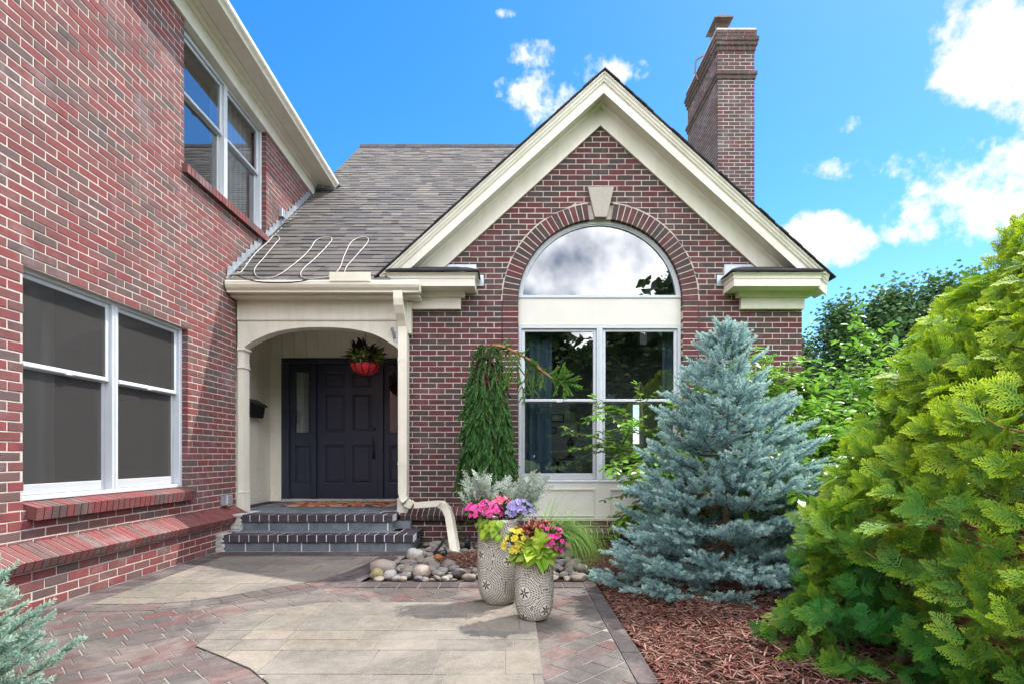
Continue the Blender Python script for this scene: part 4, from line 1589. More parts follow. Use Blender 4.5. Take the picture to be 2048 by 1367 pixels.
# door mat
def rug_mat():
    t = NT('woven_rug')
    col = t.ramp(island_random(t), [(0, (0.36, 0.085, 0.045)), (0.18, (0.44, 0.26, 0.14)), (0.34, (0.05, 0.04, 0.035)), (0.46, (0.48, 0.16, 0.07)), (0.6, (0.42, 0.30, 0.20)), (0.74, (0.30, 0.06, 0.045)), (0.86, (0.07, 0.13, 0.15)), (1, (0.40, 0.22, 0.10))], 'CONSTANT')
    return t.done(t.bsdf(col, 0.95, 0.1, t.bump(t.noise(240, 3), 0.6, 0.004)))


M['rug'] = rug_mat()
mb = MB()
rx0, rx1, ry0, ry1 = -3.14, -1.66, 7.50, 8.22
nx, ny = 20, 16
for i in range(nx):
    for j in range(ny):
        a = rx0 + (rx1 - rx0) * i / nx
        b = ry0 + (ry1 - ry0) * j / ny
        sk = (0.03 if (i + j) % 2 else -0.03)
        w, h = (rx1 - rx0) / nx, (ry1 - ry0) / ny
        z = PF + 0.001
        zz = z + random.uniform(0.012, 0.02)
        q = [(a + 0.002, b + 0.002), (a + w - 0.002, b + 0.002), (a + w - 0.002 + sk, b + h - 0.002), (a + 0.002 + sk, b + h - 0.002)]
        c = ((q[0][0] + q[2][0]) / 2, (q[0][1] + q[2][1]) / 2)
        inn = [(x + (c[0] - x) * 0.3, y + (c[1] - y) * 0.3) for x, y in q]
        mb.add([(x, y, z) for x, y in q] + [(x, y, zz) for x, y in inn], [(4, 5, 6, 7)] + [(k, (k + 1) % 4, 4 + (k + 1) % 4, 4 + k) for k in range(4)])
tag(mb.build('doormat', 'rug'), 'braided orange, tan and teal rug lying in front of the dark door', 'doormat')

# ================================================================ PATIO
def clip_rect(poly, x0, x1, y0, y1):
    for ax, lim, sgn in ((0, x0, 1), (0, x1, -1), (1, y0, 1), (1, y1, -1)):
        out = []
        for i in range(len(poly)):
            a, b = poly[i - 1], poly[i]
            ia, ib = (a[ax] - lim) * sgn >= 0, (b[ax] - lim) * sgn >= 0
            if ia != ib:
                k = (lim - a[ax]) / (b[ax] - a[ax])
                out.append((a[0] + (b[0] - a[0]) * k, a[1] + (b[1] - a[1]) * k))
            if ib:
                out.append(b)
        poly = out
        if len(poly) < 3:
            return []
    return poly


def area(p):
    return 0.5 * sum(p[i - 1][0] * p[i][1] - p[i][0] * p[i - 1][1] for i in range(len(p)))


def inside(pt, poly):
    c = False
    for i in range(len(poly)):
        a, b = poly[i - 1], poly[i]
        if (a[1] > pt[1]) != (b[1] > pt[1]) and pt[0] < (b[0] - a[0]) * (pt[1] - a[1]) / (b[1] - a[1]) + a[0]:
            c = not c
    return c


UP = [(-3.03, 5.80), (-1.40, 5.80), (-1.43, 5.40), (-1.50, 5.05), (-1.62, 4.71), (-1.76, 4.56), (-1.94, 4.40), (-2.08, 4.23), (-2.21, 4.10), (-2.36, 4.00), (-2.51, 3.95), (-2.72, 3.93), (-2.98, 3.93)]
LOW = [(-1.38, 3.97), (0.14, 3.99), (0.14, 2.0), (0.14, -1.4), (-0.7, -1.4), (-0.82, 1.6), (-0.95, 2.2), (-1.13, 2.56), (-1.30, 2.74), (-1.52, 2.90), (-1.75, 3.06), (-1.80, 3.36), (-1.79, 3.65), (-1.62, 3.80)]
PATIO = [(-3.27, -1.5), (0.68, -1.5), (0.68, 4.64), (-1.30, 4.64), (-1.22, 5.2), (-1.10, 6.12), (-3.27, 6.12)]
mb = MB()
mb.add([(x, y, -0.004) for x, y in PATIO], [list(range(len(PATIO)))], 1)
c45 = math.sqrt(0.5)
rw = 0.130
for r in range(-48, 72):
    u = -6 + random.random() * 0.2
    while u < 6:
        L = random.choice((0.130, 0.130, 0.195, 0.195, 0.195))
        g = 0.0032
        j = [random.uniform(-.0025, .0025) for _ in range(8)]
        cs = [(u + g + j[0], r * rw + g + j[1]), (u + L - g + j[2], r * rw + g + j[3]), (u + L - g + j[4], (r + 1) * rw - g + j[5]), (u + g + j[6], (r + 1) * rw - g + j[7])]
        u += L
        w = [((a - b) * c45 - 1.3, (a + b) * c45 + 3.0) for a, b in cs]
        cen = (sum(p[0] for p in w) / 4, sum(p[1] for p in w) / 4)
        if not inside(cen, PATIO) or cen[1] < 0.3:
            continue
        # whole pavers hidden well under the slab panels are left out
        if all(inside(p, LOW) or inside(p, UP) for p in w):
            continue
        q = clip_rect(w, -3.262, 0.57, -1.5, 6.115)
        if cen[1] > 4.3:
            q = clip_rect(q, -3.262, 0.57, -1.5, 4.44 if cen[0] > -1.3 else 6.0) if q else q
        if len(q) < 3 or abs(area(q)) < 0.001:
            continue
        z = random.uniform(-0.0015, 0.0008)
        ctr = (sum(p[0] for p in q) / len(q), sum(p[1] for p in q) / len(q))
        inn = [(p[0] + (ctr[0] - p[0]) * 0.035, p[1] + (ctr[1] - p[1]) * 0.035) for p in q]
        n = len(q)
        mb.add([(a, b, z - 0.012) for a, b in q] + [(a, b, z - 0.002) for a, b in q] + [(a, b, z) for a, b in inn],
               [[2 * n + i for i in range(n)]] + [(i, (i + 1) % n, n + (i + 1) % n, n + i) for i in range(n)] + [(n + i, n + (i + 1) % n, 2 * n + (i + 1) % n, 2 * n + i) for i in range(n)], 0)


def soldier(line, w, pitch, z, mi):
    """a course of pavers following a line, laid on its left side"""
    pts = [Vector((a, b, 0)) for a, b in line]
    L = [0]
    for i in range(1, len(pts)):
        L.append(L[-1] + (pts[i] - pts[i - 1]).length)

    def at(s):
        for i in range(1, len(pts)):
            if s <= L[i] + 1e-9:
                k = (s - L[i - 1]) / (L[i] - L[i - 1])
                return pts[i - 1].lerp(pts[i], k)
        return pts[-1]

    def nrm(s):
        d = (at(min(L[-1], s + 0.12)) - at(max(0, s - 0.12))).normalized()
        return Vector((-d.y, d.x, 0))
    n = round(L[-1] / pitch)
    p = L[-1] / n
    for i in range(n):
        s0, s1 = i * p + 0.0035, (i + 1) * p - 0.0035
        q = [at(s0), at(s1), at(s1) + nrm(s1) * w, at(s0) + nrm(s0) * w]
        zz = z + random.uniform(-.001, .001)
        c = (q[0] + q[1] + q[2] + q[3]) / 4
        mb.add([(a.x, a.y, zz - 0.014) for a in q] + [(a.x, a.y, zz - 0.002) for a in q] + [(a.x + (c.x - a.x) * .03, a.y + (c.y - a.y) * .03, zz) for a in q],
               [(8, 9, 10, 11)] + [(k, (k + 1) % 4, 4 + (k + 1) % 4, 4 + k) for k in range(4)] + [(4 + k, 4 + (k + 1) % 4, 8 + (k + 1) % 4, 8 + k) for k in range(4)], mi)
    for i in range(len(pts) - 1):
        s0, s1 = L[i], L[i + 1]
        q = [at(s0), at(s1), at(s1) + nrm(s1) * w, at(s0) + nrm(s0) * w]
        mb.add([(a.x, a.y, z - 0.006) for a in q], [(0, 1, 2, 3)], 1)


soldier([(0.575, -1.4), (0.575, 4.64)][::-1], 0.10, 0.21, 0.004, 2)
soldier([(0.57, 4.45), (-1.44, 4.45)][::-1], 0.19, 0.165, 0.004, 2)
soldier([(-3.22, 5.905), (-1.12, 5.905)], 0.19, 0.205, 0.004, 2)
soldier(UP[1:5][::-1], -0.20, 0.20, 0.004, 2)
soldier(UP[4:][::-1], -0.17, 0.17, 0.004, 0)
soldier([(-3.04, 0.4), (-3.04, 5.80)], 0.20, 0.22, 0.004, 2)
kind(mb.build('patio', ['paver', 'joint', 'paver_dark']), 'structure')


def panel(poly, seed, rows):
    r = random.Random(seed)
    m = MB()
    m.add([(x, y, 0.0035) for x, y in poly], [list(range(len(poly)))], 1)
    ys = [p[1] for p in poly]
    xs = [p[0] for p in poly]
    y = max(ys)
    g = 0.003
    while y > min(ys):
        h = r.choice(rows)
        x = min(xs) - r.random() * 0.4
        while x < max(xs):
            w = r.choice((0.26, 0.34, 0.42, 0.52))
            q = clip_rect(poly, x + g, x + w - g, y - h + g, y - g)
            x += w
            if len(q) < 3 or abs(area(q)) < 0.0015:
                continue
            z = 0.0085 + r.uniform(-.001, .001)
            n = len(q)
            c = (sum(p[0] for p in q) / n, sum(p[1] for p in q) / n)
            m.add([(a, b, 0.003) for a, b in q] + [(a, b, z - 0.0015) for a, b in q] + [(a + (c[0] - a) * .014, b + (c[1] - b) * .014, z) for a, b in q],
                  [[2 * n + i for i in range(n)]] + [(i, (i + 1) % n, n + (i + 1) % n, n + i) for i in range(n)] + [(n + i, n + (i + 1) % n, 2 * n + (i + 1) % n, 2 * n + i) for i in range(n)], 0)
        y -= h
    return m.build('patio_slabs', ['slab', 'joint'])


kind(panel(UP, 3, (0.20, 0.26, 0.26)), 'structure')
kind(panel(LOW, 11, (0.17, 0.25, 0.25, 0.33)), 'structure')

# ---- ground, beds
def ground_mat():
    t = NT('lawn_ground')
    n = t.noise(3, 6, 0.7)
    col = t.ramp(n, [(0.3, (0.030, 0.062, 0.014)), (0.55, (0.060, 0.115, 0.022)), (0.75, (0.105, 0.165, 0.035))])
    return t.done(t.bsdf(col, 0.95, 0.1, t.bump(t.noise(60, 4), 1.0, 0.05)))


M['lawn'] = ground_mat()
mb = MB()
mb.add([(-300, -300, -0.06), (300, -300, -0.06), (300, 300, -0.06), (-300, 300, -0.06)], [(0, 1, 2, 3)])
kind(mb.build('lawn', 'lawn'), 'structure')


def mulch_mat():
    t = NT('mulch_soil')
    col = t.ramp(t.noise(45, 6, 0.75), [(0.3, (0.030, 0.015, 0.013)), (0.55, (0.085, 0.035, 0.028)), (0.75, (0.14, 0.06, 0.045))])
    return t.done(t.bsdf(col, 0.95, 0.1, t.bump(t.noise(70, 5, 0.8), 1.0, 0.03)))


M['mulch'] = mulch_mat()


def chip_mat():
    t = NT('bark_chip')
    col = t.ramp(island_random(t), [(0, (0.16, 0.046, 0.038)), (0.2, (0.105, 0.040, 0.032)), (0.36, (0.19, 0.085, 0.062)), (0.5, (0.075, 0.036, 0.028)), (0.62, (0.15, 0.10, 0.075)), (0.80, (0.24, 0.125, 0.092)), (0.90, (0.30, 0.19, 0.14)), (1, (0.10, 0.045, 0.037))])
    return t.done(t.bsdf(col, 0.9, 0.2))


M['chip'] = chip_mat()
from mathutils import noise as mn


def bed_z(x, y):
    e = min(1.0, max(0.0, (x - 0.68) / 0.5))
    return -0.012 + 0.075 * e + 0.018 * mn.noise(Vector((x * 3, y * 3, 0.3))) * (0.3 + e)


mb = MB()
nx, ny = 56, 64
X0_, X1_, Y0_, Y1_ = 0.68, 5.2, -0.6, 6.78
for j in range(ny + 1):
    for i in range(nx + 1):
        x = X0_ + (X1_ - X0_) * i / nx
        y = Y0_ + (Y1_ - Y0_) * j / ny
        mb.v.append((x, y, bed_z(x, y)))
for j in range(ny):
    for i in range(nx):
        a = j * (nx + 1) + i
        mb.f.append([a, a + 1, a + nx + 2, a + nx + 1])
        mb.mi.append(0)
kind(mb.build('mulch_bed', 'mulch', None, True), 'structure')


def chips(spots, zfn, n, lo=0.02, hi=0.07):
    V, Fc = [], []
    r = random.Random(5)
    for i in range(n):
        x, y = spots(r)
        L, w, h = r.uniform(lo, hi), r.uniform(0.003, 0.011), r.uniform(0.002, 0.006)
        a = r.random() * 2 * PI
        el = r.gauss(0, 0.22)
        d = Vector((math.cos(a) * math.cos(el), math.sin(a) * math.cos(el), math.sin(el)))
        s = d.cross(Vector((0, 0, 1))).normalized()
        n_ = s.cross(d)
        c = Vector((x, y, zfn(x, y) + 0.004 + abs(math.sin(el)) * L * 0.5 + r.random() * 0.012))
        o = len(V)
        for k, ww in ((-0.5, 0.6), (0.0, 1.0), (0.5, 0.35)):
            b = c + d * L * k + n_ * (0.003 if k == 0 else 0)
            V += [b + s * w * ww * .5 - n_ * h * .5, b - s * w * ww * .5 - n_ * h * .5, b - s * w * ww * .5 + n_ * h * .5, b + s * w * ww * .5 + n_ * h * .5]
        for q in (0, 4):
            for e in range(4):
                e2 = (e + 1) % 4
                Fc.append((o + q + e, o + q + e2, o + q + 4 + e2, o + q + 4 + e))
        Fc += [(o, o + 1, o + 2, o + 3), (o + 8, o + 11, o + 10, o + 9)]
    return np.array([tuple(p) for p in V]), np.array(Fc)


V_, F_ = chips(lambda r: (0.70 + 2.4 * r.random() ** 1.4, 2.2 + 3.4 * r.random()), bed_z, 15000, 0.012, 0.085)
kind(fast_mesh('mulch', V_, F_, 'chip'), 'stuff')

mb = MB()
RB = [(-1.27, 4.645), (0.68, 4.645), (0.68, 6.80), (-1.12, 6.80), (-1.12, 6.1), (-1.20, 5.2)]
mb.add([(x, y, -0.015) for x, y in RB], [list(range(len(RB)))])
kind(mb.build('stone_bed', plain('bed_soil', (0.07, 0.05, 0.04), 0.95, 0.4, 20, 0.1, 0.8, 60)), 'structure')


def rk_patch(r):
    a = r.random() * 2 * PI
    q = math.sqrt(r.random())
    return (-0.45 + 0.26 * q * math.cos(a), 5.45 + 0.40 * q * math.sin(a))


V_, F_ = chips(rk_patch, lambda x, y: 0.03 + 0.05 * max(0, 1 - math.hypot((x + 0.45) / 0.26, (y - 5.45) / 0.4)), 1100, 0.03, 0.08)
kind(fast_mesh('mulch', V_, F_, 'chip'), 'stuff')


def rock_mat(name, stops):
    t = NT(name)
    oi = t.n('ShaderNodeObjectInfo').outputs['Random']
    col = t.ramp(oi, stops)
    ve = t.ramp(t.noise(9, 6, 0.75, dist=0.8), [(0.3, (0.62, 0.6, 0.58)), (0.55, (1, 1, 1)), (0.75, (1.35, 1.3, 1.25))])
    col = t.mix(0.85, t.mix(1.0, col, (0.74, 0.73, 0.71), 'MULTIPLY'), ve, 'MULTIPLY')
    st = t.ramp(t.noise(3.5, 5, 0.7), [(0.56, (0, 0, 0)), (0.70, (1, 1, 1))])
    col = t.mix(t.math('MULTIPLY', st, 0.4), col, (0.16, 0.10, 0.06))
    return t.done(t.bsdf(col, 0.65, 0.35, t.bump(t.noise(50, 5), 0.25, 0.01)))


M['rock'] = rock_mat('river_stone', [(0, (0.15, 0.15, 0.155)), (0.16, (0.30, 0.27, 0.23)), (0.3, (0.20, 0.165, 0.14)), (0.42, (0.42, 0.40, 0.37)), (0.55, (0.12, 0.13, 0.145)), (0.66, (0.34, 0.29, 0.22)),
                                    (0.78, (0.24, 0.235, 0.23)), (0.9, (0.20, 0.13, 0.11)), (1, (0.36, 0.36, 0.37))])
M['rock_pale'] = rock_mat('pale_boulder', [(0, (0.40, 0.34, 0.29)), (1, (0.40, 0.34, 0.29))])
M['rock_yellow'] = rock_mat('yellow_stone', [(0, (0.42, 0.36, 0.19)), (1, (0.42, 0.36, 0.19))])
M['rock_white'] = rock_mat('white_stone', [(0, (0.52, 0.50, 0.48)), (1, (0.52, 0.50, 0.48))])
M['rock_rust'] = rock_mat('rusty_stone', [(0, (0.36, 0.13, 0.035)), (1, (0.36, 0.13, 0.035))])


def rock_mesh(seed, k=0.25):
    import bmesh
    bm = bmesh.new()
    bmesh.ops.create_icosphere(bm, subdivisions=3, radius=1)
    o = Vector((seed * 3.7, seed * 1.3, 0))
    for v in bm.verts:
        n = v.co.normalized()
        v.co = n * (1 + k * mn.noise(n * 1.1 + o) + k * 0.4 * mn.noise(n * 2.6 + o))
    me = bpy.data.meshes.new('river_stone')
    bm.to_mesh(me)
    bm.free()
    me.polygons.foreach_set('use_smooth', [True] * len(me.polygons))
    return me


rmesh = [rock_mesh(i) for i in range(9)]
for me in rmesh:
    me.materials.append(M['rock'])
special = [(767, 1138, 4.98, 0.125, 0.10, 0.082, 'rock_pale', 'large pale boulder at the left front corner of the stone bed'),
           (754, 1151, 4.83, 0.060, 0.055, 0.050, 'rock_yellow', 'knobbly yellowish stone in front of the large pale boulder'),
           (842, 1146, 4.84, 0.088, 0.08, 0.070, 'rock_pale', 'rounded tan boulder at the middle of the stone bed front'),
           (829, 1102, 5.75, 0.085, 0.08, 0.065, 'rock_white', 'white stone beside the corner of the lowest step'),
           (876, 1115, 5.55, 0.050, 0.05, 0.05, 'rock_rust', 'orange rust-coloured stone under the black spotlight'),
           (780, 1152, 4.80, 0.060, 0.05, 0.046, 'rock_white', 'cream stone just right of the knobbly yellowish stone')]
placed = []
for i, (px, py, Y, a, b, c, mt, lab) in enumerate(special):
    me = rock_mesh(40 + i, 0.22)
    me.materials.append(M[mt])
    p = P(px, py, Y)
    o = link('river_stone', me)
    o.location = (p.x, Y, c * 0.62)
    o.scale = (a, b, c)
    o.rotation_euler = (0, 0, random.random() * 0.6 - 0.3)
    tag(o, lab, 'stone', 'river stones in the bed beside the steps')
    placed.append((p.x, Y, max(a, b)))
r = random.Random(21)
cnt = 0
for tr in range(9000):
    if cnt >= 250:
        break
    front = r.random() < 0.45
    x = r.uniform(-1.22, 0.62)
    y = 4.69 + (r.random() ** 1.5) * 1.9
    if not inside((x - 0.03, y), RB) or y > 6.62:
        continue
    if x < -1.05 and y > 5.9:
        continue
    if math.hypot((x + 0.45) / 0.24, (y - 5.45) / 0.38) < 0.9:
        continue
    a = r.choice((0.026, 0.034, 0.040, 0.048, 0.056, 0.068)) * r.uniform(0.9, 1.15)
    if any(math.hypot(x - q[0], y - q[1]) < (a + q[2]) * 0.80 for q in placed):
        continue
    placed.append((x, y, a))
    o = link('river_stone', r.choice(rmesh))
    c = a * r.uniform(0.55, 0.8)
    o.location = (x, y, c * r.uniform(0.35, 0.75))
    o.scale = (a * r.uniform(1.0, 1.35), a * r.uniform(0.8, 1.1), c)
    o.rotation_euler = (r.gauss(0, .2), r.gauss(0, .2), r.random() * 6.28)
    tag(o, 'smooth rounded river stone among many in the bed beside the steps', 'stone', 'river stones in the bed beside the steps')
    cnt += 1

# ---- lights in the bed
p = P(935, 1100, 6.2)
t = thing('bollard_light', (p.x, 6.2, 0), 'short black cylindrical garden light among the stones by the brick base', 'garden light')
mb = MB()
mb.lathe([(0.0, 0.0), (0.034, 0.0), (0.034, 0.13), (0.030, 0.135), (0.0, 0.135)], (p.x, 6.2, 0.005), 18)
mb.build('body', 'black', t, True)
mb = MB()
mb.lathe([(0.04, 0.14), (0.042, 0.155), (0.03, 0.162), (0, 0.162)], (p.x, 6.2, 0.005), 18)
mb.build('cap', 'black', t, True)
a, b, c = P(893, 1072, 6.0), P(869, 1103, 5.65), P(886, 1105, 5.6)
t = thing('spotlight', (c.x, 5.6, 0.02), 'black garden spotlight on a bent stake lying on the stones', 'garden light')
mb = MB()
mb.tube([a, a.lerp(b, 0.5) + Vector((0.01, 0, 0)), b, b + Vector((0.02, -0.02, -0.02))], 0.014, 8)
mb.build('stake', 'black', t, True)
mb = MB()
mb.tube([b + Vector((0.0, 0, -0.01)), c + Vector((0.03, 0, 0))], [0.022, 0.034], 14)
mb.build('lamp_head', 'black', t, True)

# ================================================================ POTS
def planter(cx, cy, R, h, label, centres, pz):
    t = thing('planter', (cx, cy, 0.009), label, 'planter', 'patterned stone planters')
    prof = [(0.0, 0.0), (0.60, 0.0), (0.68, 0.012), (0.80, 0.05), (0.90, 0.12), (0.965, 0.20), (0.995, 0.30), (1.0, 0.42), (1.0, 0.70), (0.985, 0.85), (0.95, 0.95), (0.925, 0.985), (0.91, 1.0), (0.86, 1.0), (0.85, 0.98), (0.86, 0.90)]

    def rad(z):
        q = z / h
        for (r0, z0), (r1, z1) in zip(prof[1:12], prof[2:13]):
            if z0 <= q <= z1 and z1 > z0:
                return R * (r0 + (r1 - r0) * (q - z0) / (z1 - z0))
        return R * 0.93
    m = MB()
    m.lathe([(a * R, b * h) for a, b in prof], (cx, cy, 0.009), 48)
    m.build('pot', 'pot', t, True)
    m = MB()
    m.lathe([(0.0, 0.93 * h), (0.862 * R, 0.93 * h)], (cx, cy, 0.009), 24)
    m.build('soil', 'mulch', t)
    # the dark relief: seed-shaped dabs in rings about star flowers
    m = MB()
    C = 2 * PI * R
    cs = [(u * C, v * h) for u, v in centres]

    def dist(p, c):
        du = (p[0] - c[0] + C / 2) % C - C / 2
        return math.hypot(du, p[1] - c[1]), du, p[1] - c[1]

    def dab(u, v, ang, L, w):
        pts = []
        for k in range(8):
            a = k * PI / 4
            e = math.cos(a)
            x, y = e * L * .5, math.sin(a) * w * .5 * (1 - 0.15 * e)
            uu, vv = u + x * math.cos(ang) - y * math.sin(ang), v + x * math.sin(ang) + y * math.cos(ang)
            vv = min(max(vv, 0.004 * h), 0.985 * h)
            th = uu / R
            rr = rad(vv) + 0.0012
            pts.append((cx + rr * math.cos(th), cy + rr * math.sin(th), 0.009 + vv))
        m.add(pts, [list(range(8))])
    for ci, c in enumerate(cs):
        if not 0.02 * h < c[1] < 0.97 * h:
            continue
        for k in range(6):
            a = k * PI / 3 + 0.3
            dab(c[0] + math.cos(a) * 0.021, c[1] + math.sin(a) * 0.021, a, 0.036, 0.0125)
    ringd, sp = 0.0165, 0.0105
    for ci, c in enumerate(cs):
        k = 0
        rr = 0.048
        while rr < 0.5:
            n = int(2 * PI * rr / sp)
            for i in range(n):
                a = 2 * PI * (i + (0.5 if k % 2 else 0)) / n
                p_ = (c[0] + math.cos(a) * rr, c[1] + math.sin(a) * rr)
                if not 0.03 * h < p_[1] < 0.97 * h:
                    continue
                if abs(p_[0] - c[0]) > C / 2:
                    continue
                d0_ = rr
                if min(dist(p_, q)[0] for q in cs) < d0_ - 0.003:
                    continue
                dab(p_[0], p_[1], a, 0.0145 * random.uniform(.85, 1.1), 0.0064 * random.uniform(.85, 1.1))
            rr += ringd
            k += 1
    m.build('relief', 'relief', t)
    return t


M['pot'] = plain('pale_stoneware', (0.58, 0.54, 0.47), 0.8, 0.12, 16, 0.25, 0.4, 120)
M['relief'] = plain('dark_relief_glaze', (0.085, 0.078, 0.070), 0.8, 0.25, 30, 0.2)


def lay(seed, v=()):
    rr = random.Random(seed)
    out = list(v)
    for k in range(260):
        p_ = (rr.random(), rr.uniform(0.0, 1.0))
        if all(math.hypot(((p_[0] - q[0] + .5) % 1 - .5) * 2.1, (p_[1] - q[1]) * 1.25) > 0.37 for q in out):
            out.append(p_)
    return out


TP = (-0.104, 3.99, 0.155, 0.60)
SP = (0.133, 3.59, 0.125, 0.435)
f = 0.75   # the side that faces the path
planter(*TP, 'taller beige planter with dark seed-shaped relief, set behind the shorter one', lay(2, [(f + 0.075, 0.53), (f - 0.10, 0.24), (f - 0.05, 0.85), (f + 0.20, 0.2)]), 0)
planter(*SP, 'shorter beige planter with dark seed-shaped relief, standing in front of the taller one', lay(5, [(f - 0.09, 0.42), (f + 0.10, 0.17), (f + 0.09, 0.78), (f - 0.22, 0.8)]), 0)

M['lime'] = leaf_mat('lime_leaf', (0.16, 0.32, 0.02), (0.36, 0.46, 0.04), None, 0.45, 0.4)
M['green'] = leaf_mat('green_leaf', (0.030, 0.085, 0.018), (0.060, 0.14, 0.025), None, 0.45, 0.3)
M['burgundy'] = leaf_mat('burgundy_leaf', (0.085, 0.012, 0.018), (0.16, 0.03, 0.03), (0.30, 0.16, 0.06), 0.5, 0.3, tipfac=0.35)
M['silver'] = leaf_mat('silver_leaf', (0.30, 0.36, 0.30), (0.42, 0.47, 0.40), None, 0.8, 0.25, 0.15)
M['pink'] = leaf_mat('pink_petal', (0.62, 0.035, 0.22), (0.72, 0.09, 0.36), None, 0.6, 0.35)
M['rose'] = leaf_mat('rose_petal', (0.66, 0.06, 0.14), (0.74, 0.16, 0.26), None, 0.6, 0.35)
M['violet'] = leaf_mat('violet_petal', (0.20, 0.15, 0.44), (0.40, 0.36, 0.60), (0.12, 0.08, 0.34), 0.6, 0.35, tipfac=0.0)
M['yellow'] = leaf_mat('yellow_petal', (0.72, 0.58, 0.06), (0.78, 0.68, 0.16), None, 0.6, 0.35)
M['purple_leaf'] = leaf_mat('dark_purple_leaf', (0.014, 0.010, 0.018), (0.040, 0.026, 0.042), None, 0.35, 0.15, 0.5)
LEAF = leaf_t(0.62, 0.25, 0.25)
NARROW = leaf_t(0.34, 0.3, 0.35)
HEART = leaf_t(0.85, 0.18, 0.35, ((0, 0.25), (0.12, 0.9), (0.35, 1.0), (0.65, 0.62), (0.86, 0.25), (1, 0)))


def flower_t(n=5, w=0.9, cup=0.25, seed=0):
    V, Fc = [], []
    rr = random.Random(seed)
    for k in range(n):
        a = 2 * PI * k / n + rr.uniform(-.1, .1)
        o = len(V)
        for (q, hw) in ((0.05, 0.10), (0.45, 0.36), (0.8, 0.40), (1.0, 0.18)):
            for s in (-1, 1):
                x, y = q, s * hw * w
                V.append((x * math.cos(a) - y * math.sin(a), x * math.sin(a) + y * math.cos(a), cup * q * q + rr.uniform(-.04, .04)))
        for i in range(3):
            b = o + 2 * i
            Fc += [(b, b + 1, b + 3), (b, b + 3, b + 2)]
    V = np.array(V)
    # axes: the bloom faces along +y
    V = V[:, [0, 2, 1]]
    return V, np.array(Fc), np.hypot(V[:, 0], V[:, 2])


BLOOM = [flower_t(5, 0.9, 0.2, s) for s in range(3)]
RUFFLE = [(np.concatenate([flower_t(6, 0.8, 0.55, s)[0], flower_t(5, 0.8, 0.9, s + 9)[0] * 0.7]), np.concatenate([flower_t(6, 0.8, .55, s)[1], flower_t(5, 0.8, .9, s + 9)[1] + 48]),
           np.concatenate([flower_t(6, .8, .55, s)[2], flower_t(5, .8, .9, s + 9)[2]])) for s in range(3)]


def rdir(r, up=0.3):
    a = r.random() * 2 * PI
    return Vector((math.cos(a), math.sin(a), up + r.gauss(0, 0.35))).normalized()


FL = {}


def mound(name, label, cat, c, rad, n_leaf, leaf_size, leaf_mat_, temps=None, bloom=None, seed=0, up=0.35, under=0.0, base=None):
    """a bushy bedding plant: leaves over a dome, flowers standing on it"""
    r = random.Random(seed)
    base = base or (c[0], c[1], c[2] - rad[2] * 0.7)
    t = thing(name, base, label, cat)
    sc = Scatter(temps or [LEAF])
    for i in range(n_leaf):
        a = r.random() * 2 * PI
        e = math.asin(r.uniform(-0.35 - under, 1.0))
        d = Vector((math.cos(a) * math.cos(e), math.sin(a) * math.cos(e), math.sin(e)))
        k = r.uniform(0.55, 1.0)
        p_ = Vector((c[0] + d.x * rad[0] * k, c[1] + d.y * rad[1] * k, c[2] + d.z * rad[2] * k))
        o = (d + Vector((r.gauss(0, .4), r.gauss(0, .4), r.gauss(up, .35)))).normalized()
        sc.put(p_, o, Vector((0, 0, 1)) + d * 0.4 + Vector((r.gauss(0, .2), r.gauss(0, .2), 0)), leaf_size * r.uniform(.7, 1.25), rnd=r.random())
    sc.build('leaf', leaf_mat_, t)
    m = MB()
    for i in range(10):
        a = i * 0.628
        m.tube([base, (c[0] + math.cos(a) * rad[0] * .45, c[1] + math.sin(a) * rad[1] * .45, c[2]), (c[0] + math.cos(a) * rad[0] * .8, c[1] + math.sin(a) * rad[1] * .8, c[2] + rad[2] * .4)], 0.0025, 5)
    m.build('stem', 'greytwig', t)
    if bloom:
        n, size, mt, tmp, emin = bloom
        key = (mt, id(tmp))
        if key not in FL:
            FL[key] = []
            for q, (V_, F_, T_) in enumerate(tmp * 2):
                o = fast_mesh('flower', V_, F_, mt, None, {'rnd': np.full(len(V_), (q + 0.5) / (2 * len(tmp))), 'tip': T_})
                FL[key].append(o.data)
                bpy.data.objects.remove(o)
        for i in range(n):
            a = r.random() * 2 * PI
            if r.random() < 0.6:
                a = -PI / 2 + r.gauss(0, 0.8)
            e = math.asin(r.uniform(emin, 1.0))
            d = Vector((math.cos(a) * math.cos(e), math.sin(a) * math.cos(e), math.sin(e)))
            p_ = Vector((c[0] + d.x * rad[0], c[1] + d.y * rad[1], c[2] + d.z * rad[2])) + d * 0.012
            f_ = (d + Vector((r.gauss(0, .25), -0.5 + r.gauss(0, .25), 0.25))).normalized()
            s_ = f_.cross(Vector((r.gauss(0, .3), 0.2, 1))).normalized()
            n_ = s_.cross(f_)
            k = size * r.uniform(.8, 1.2)
            o = bpy.data.objects.new('flower', r.choice(FL[key]))
            COL.objects.link(o)
            o.parent = t
            o.matrix_parent_inverse = Matrix.Translation(-t.location)
            o.matrix_basis = Matrix(((s_.x * k, f_.x * k, n_.x * k, p_.x), (s_.y * k, f_.y * k, n_.y * k, p_.y), (s_.z * k, f_.z * k, n_.z * k, p_.z), (0, 0, 0, 1)))
    return t


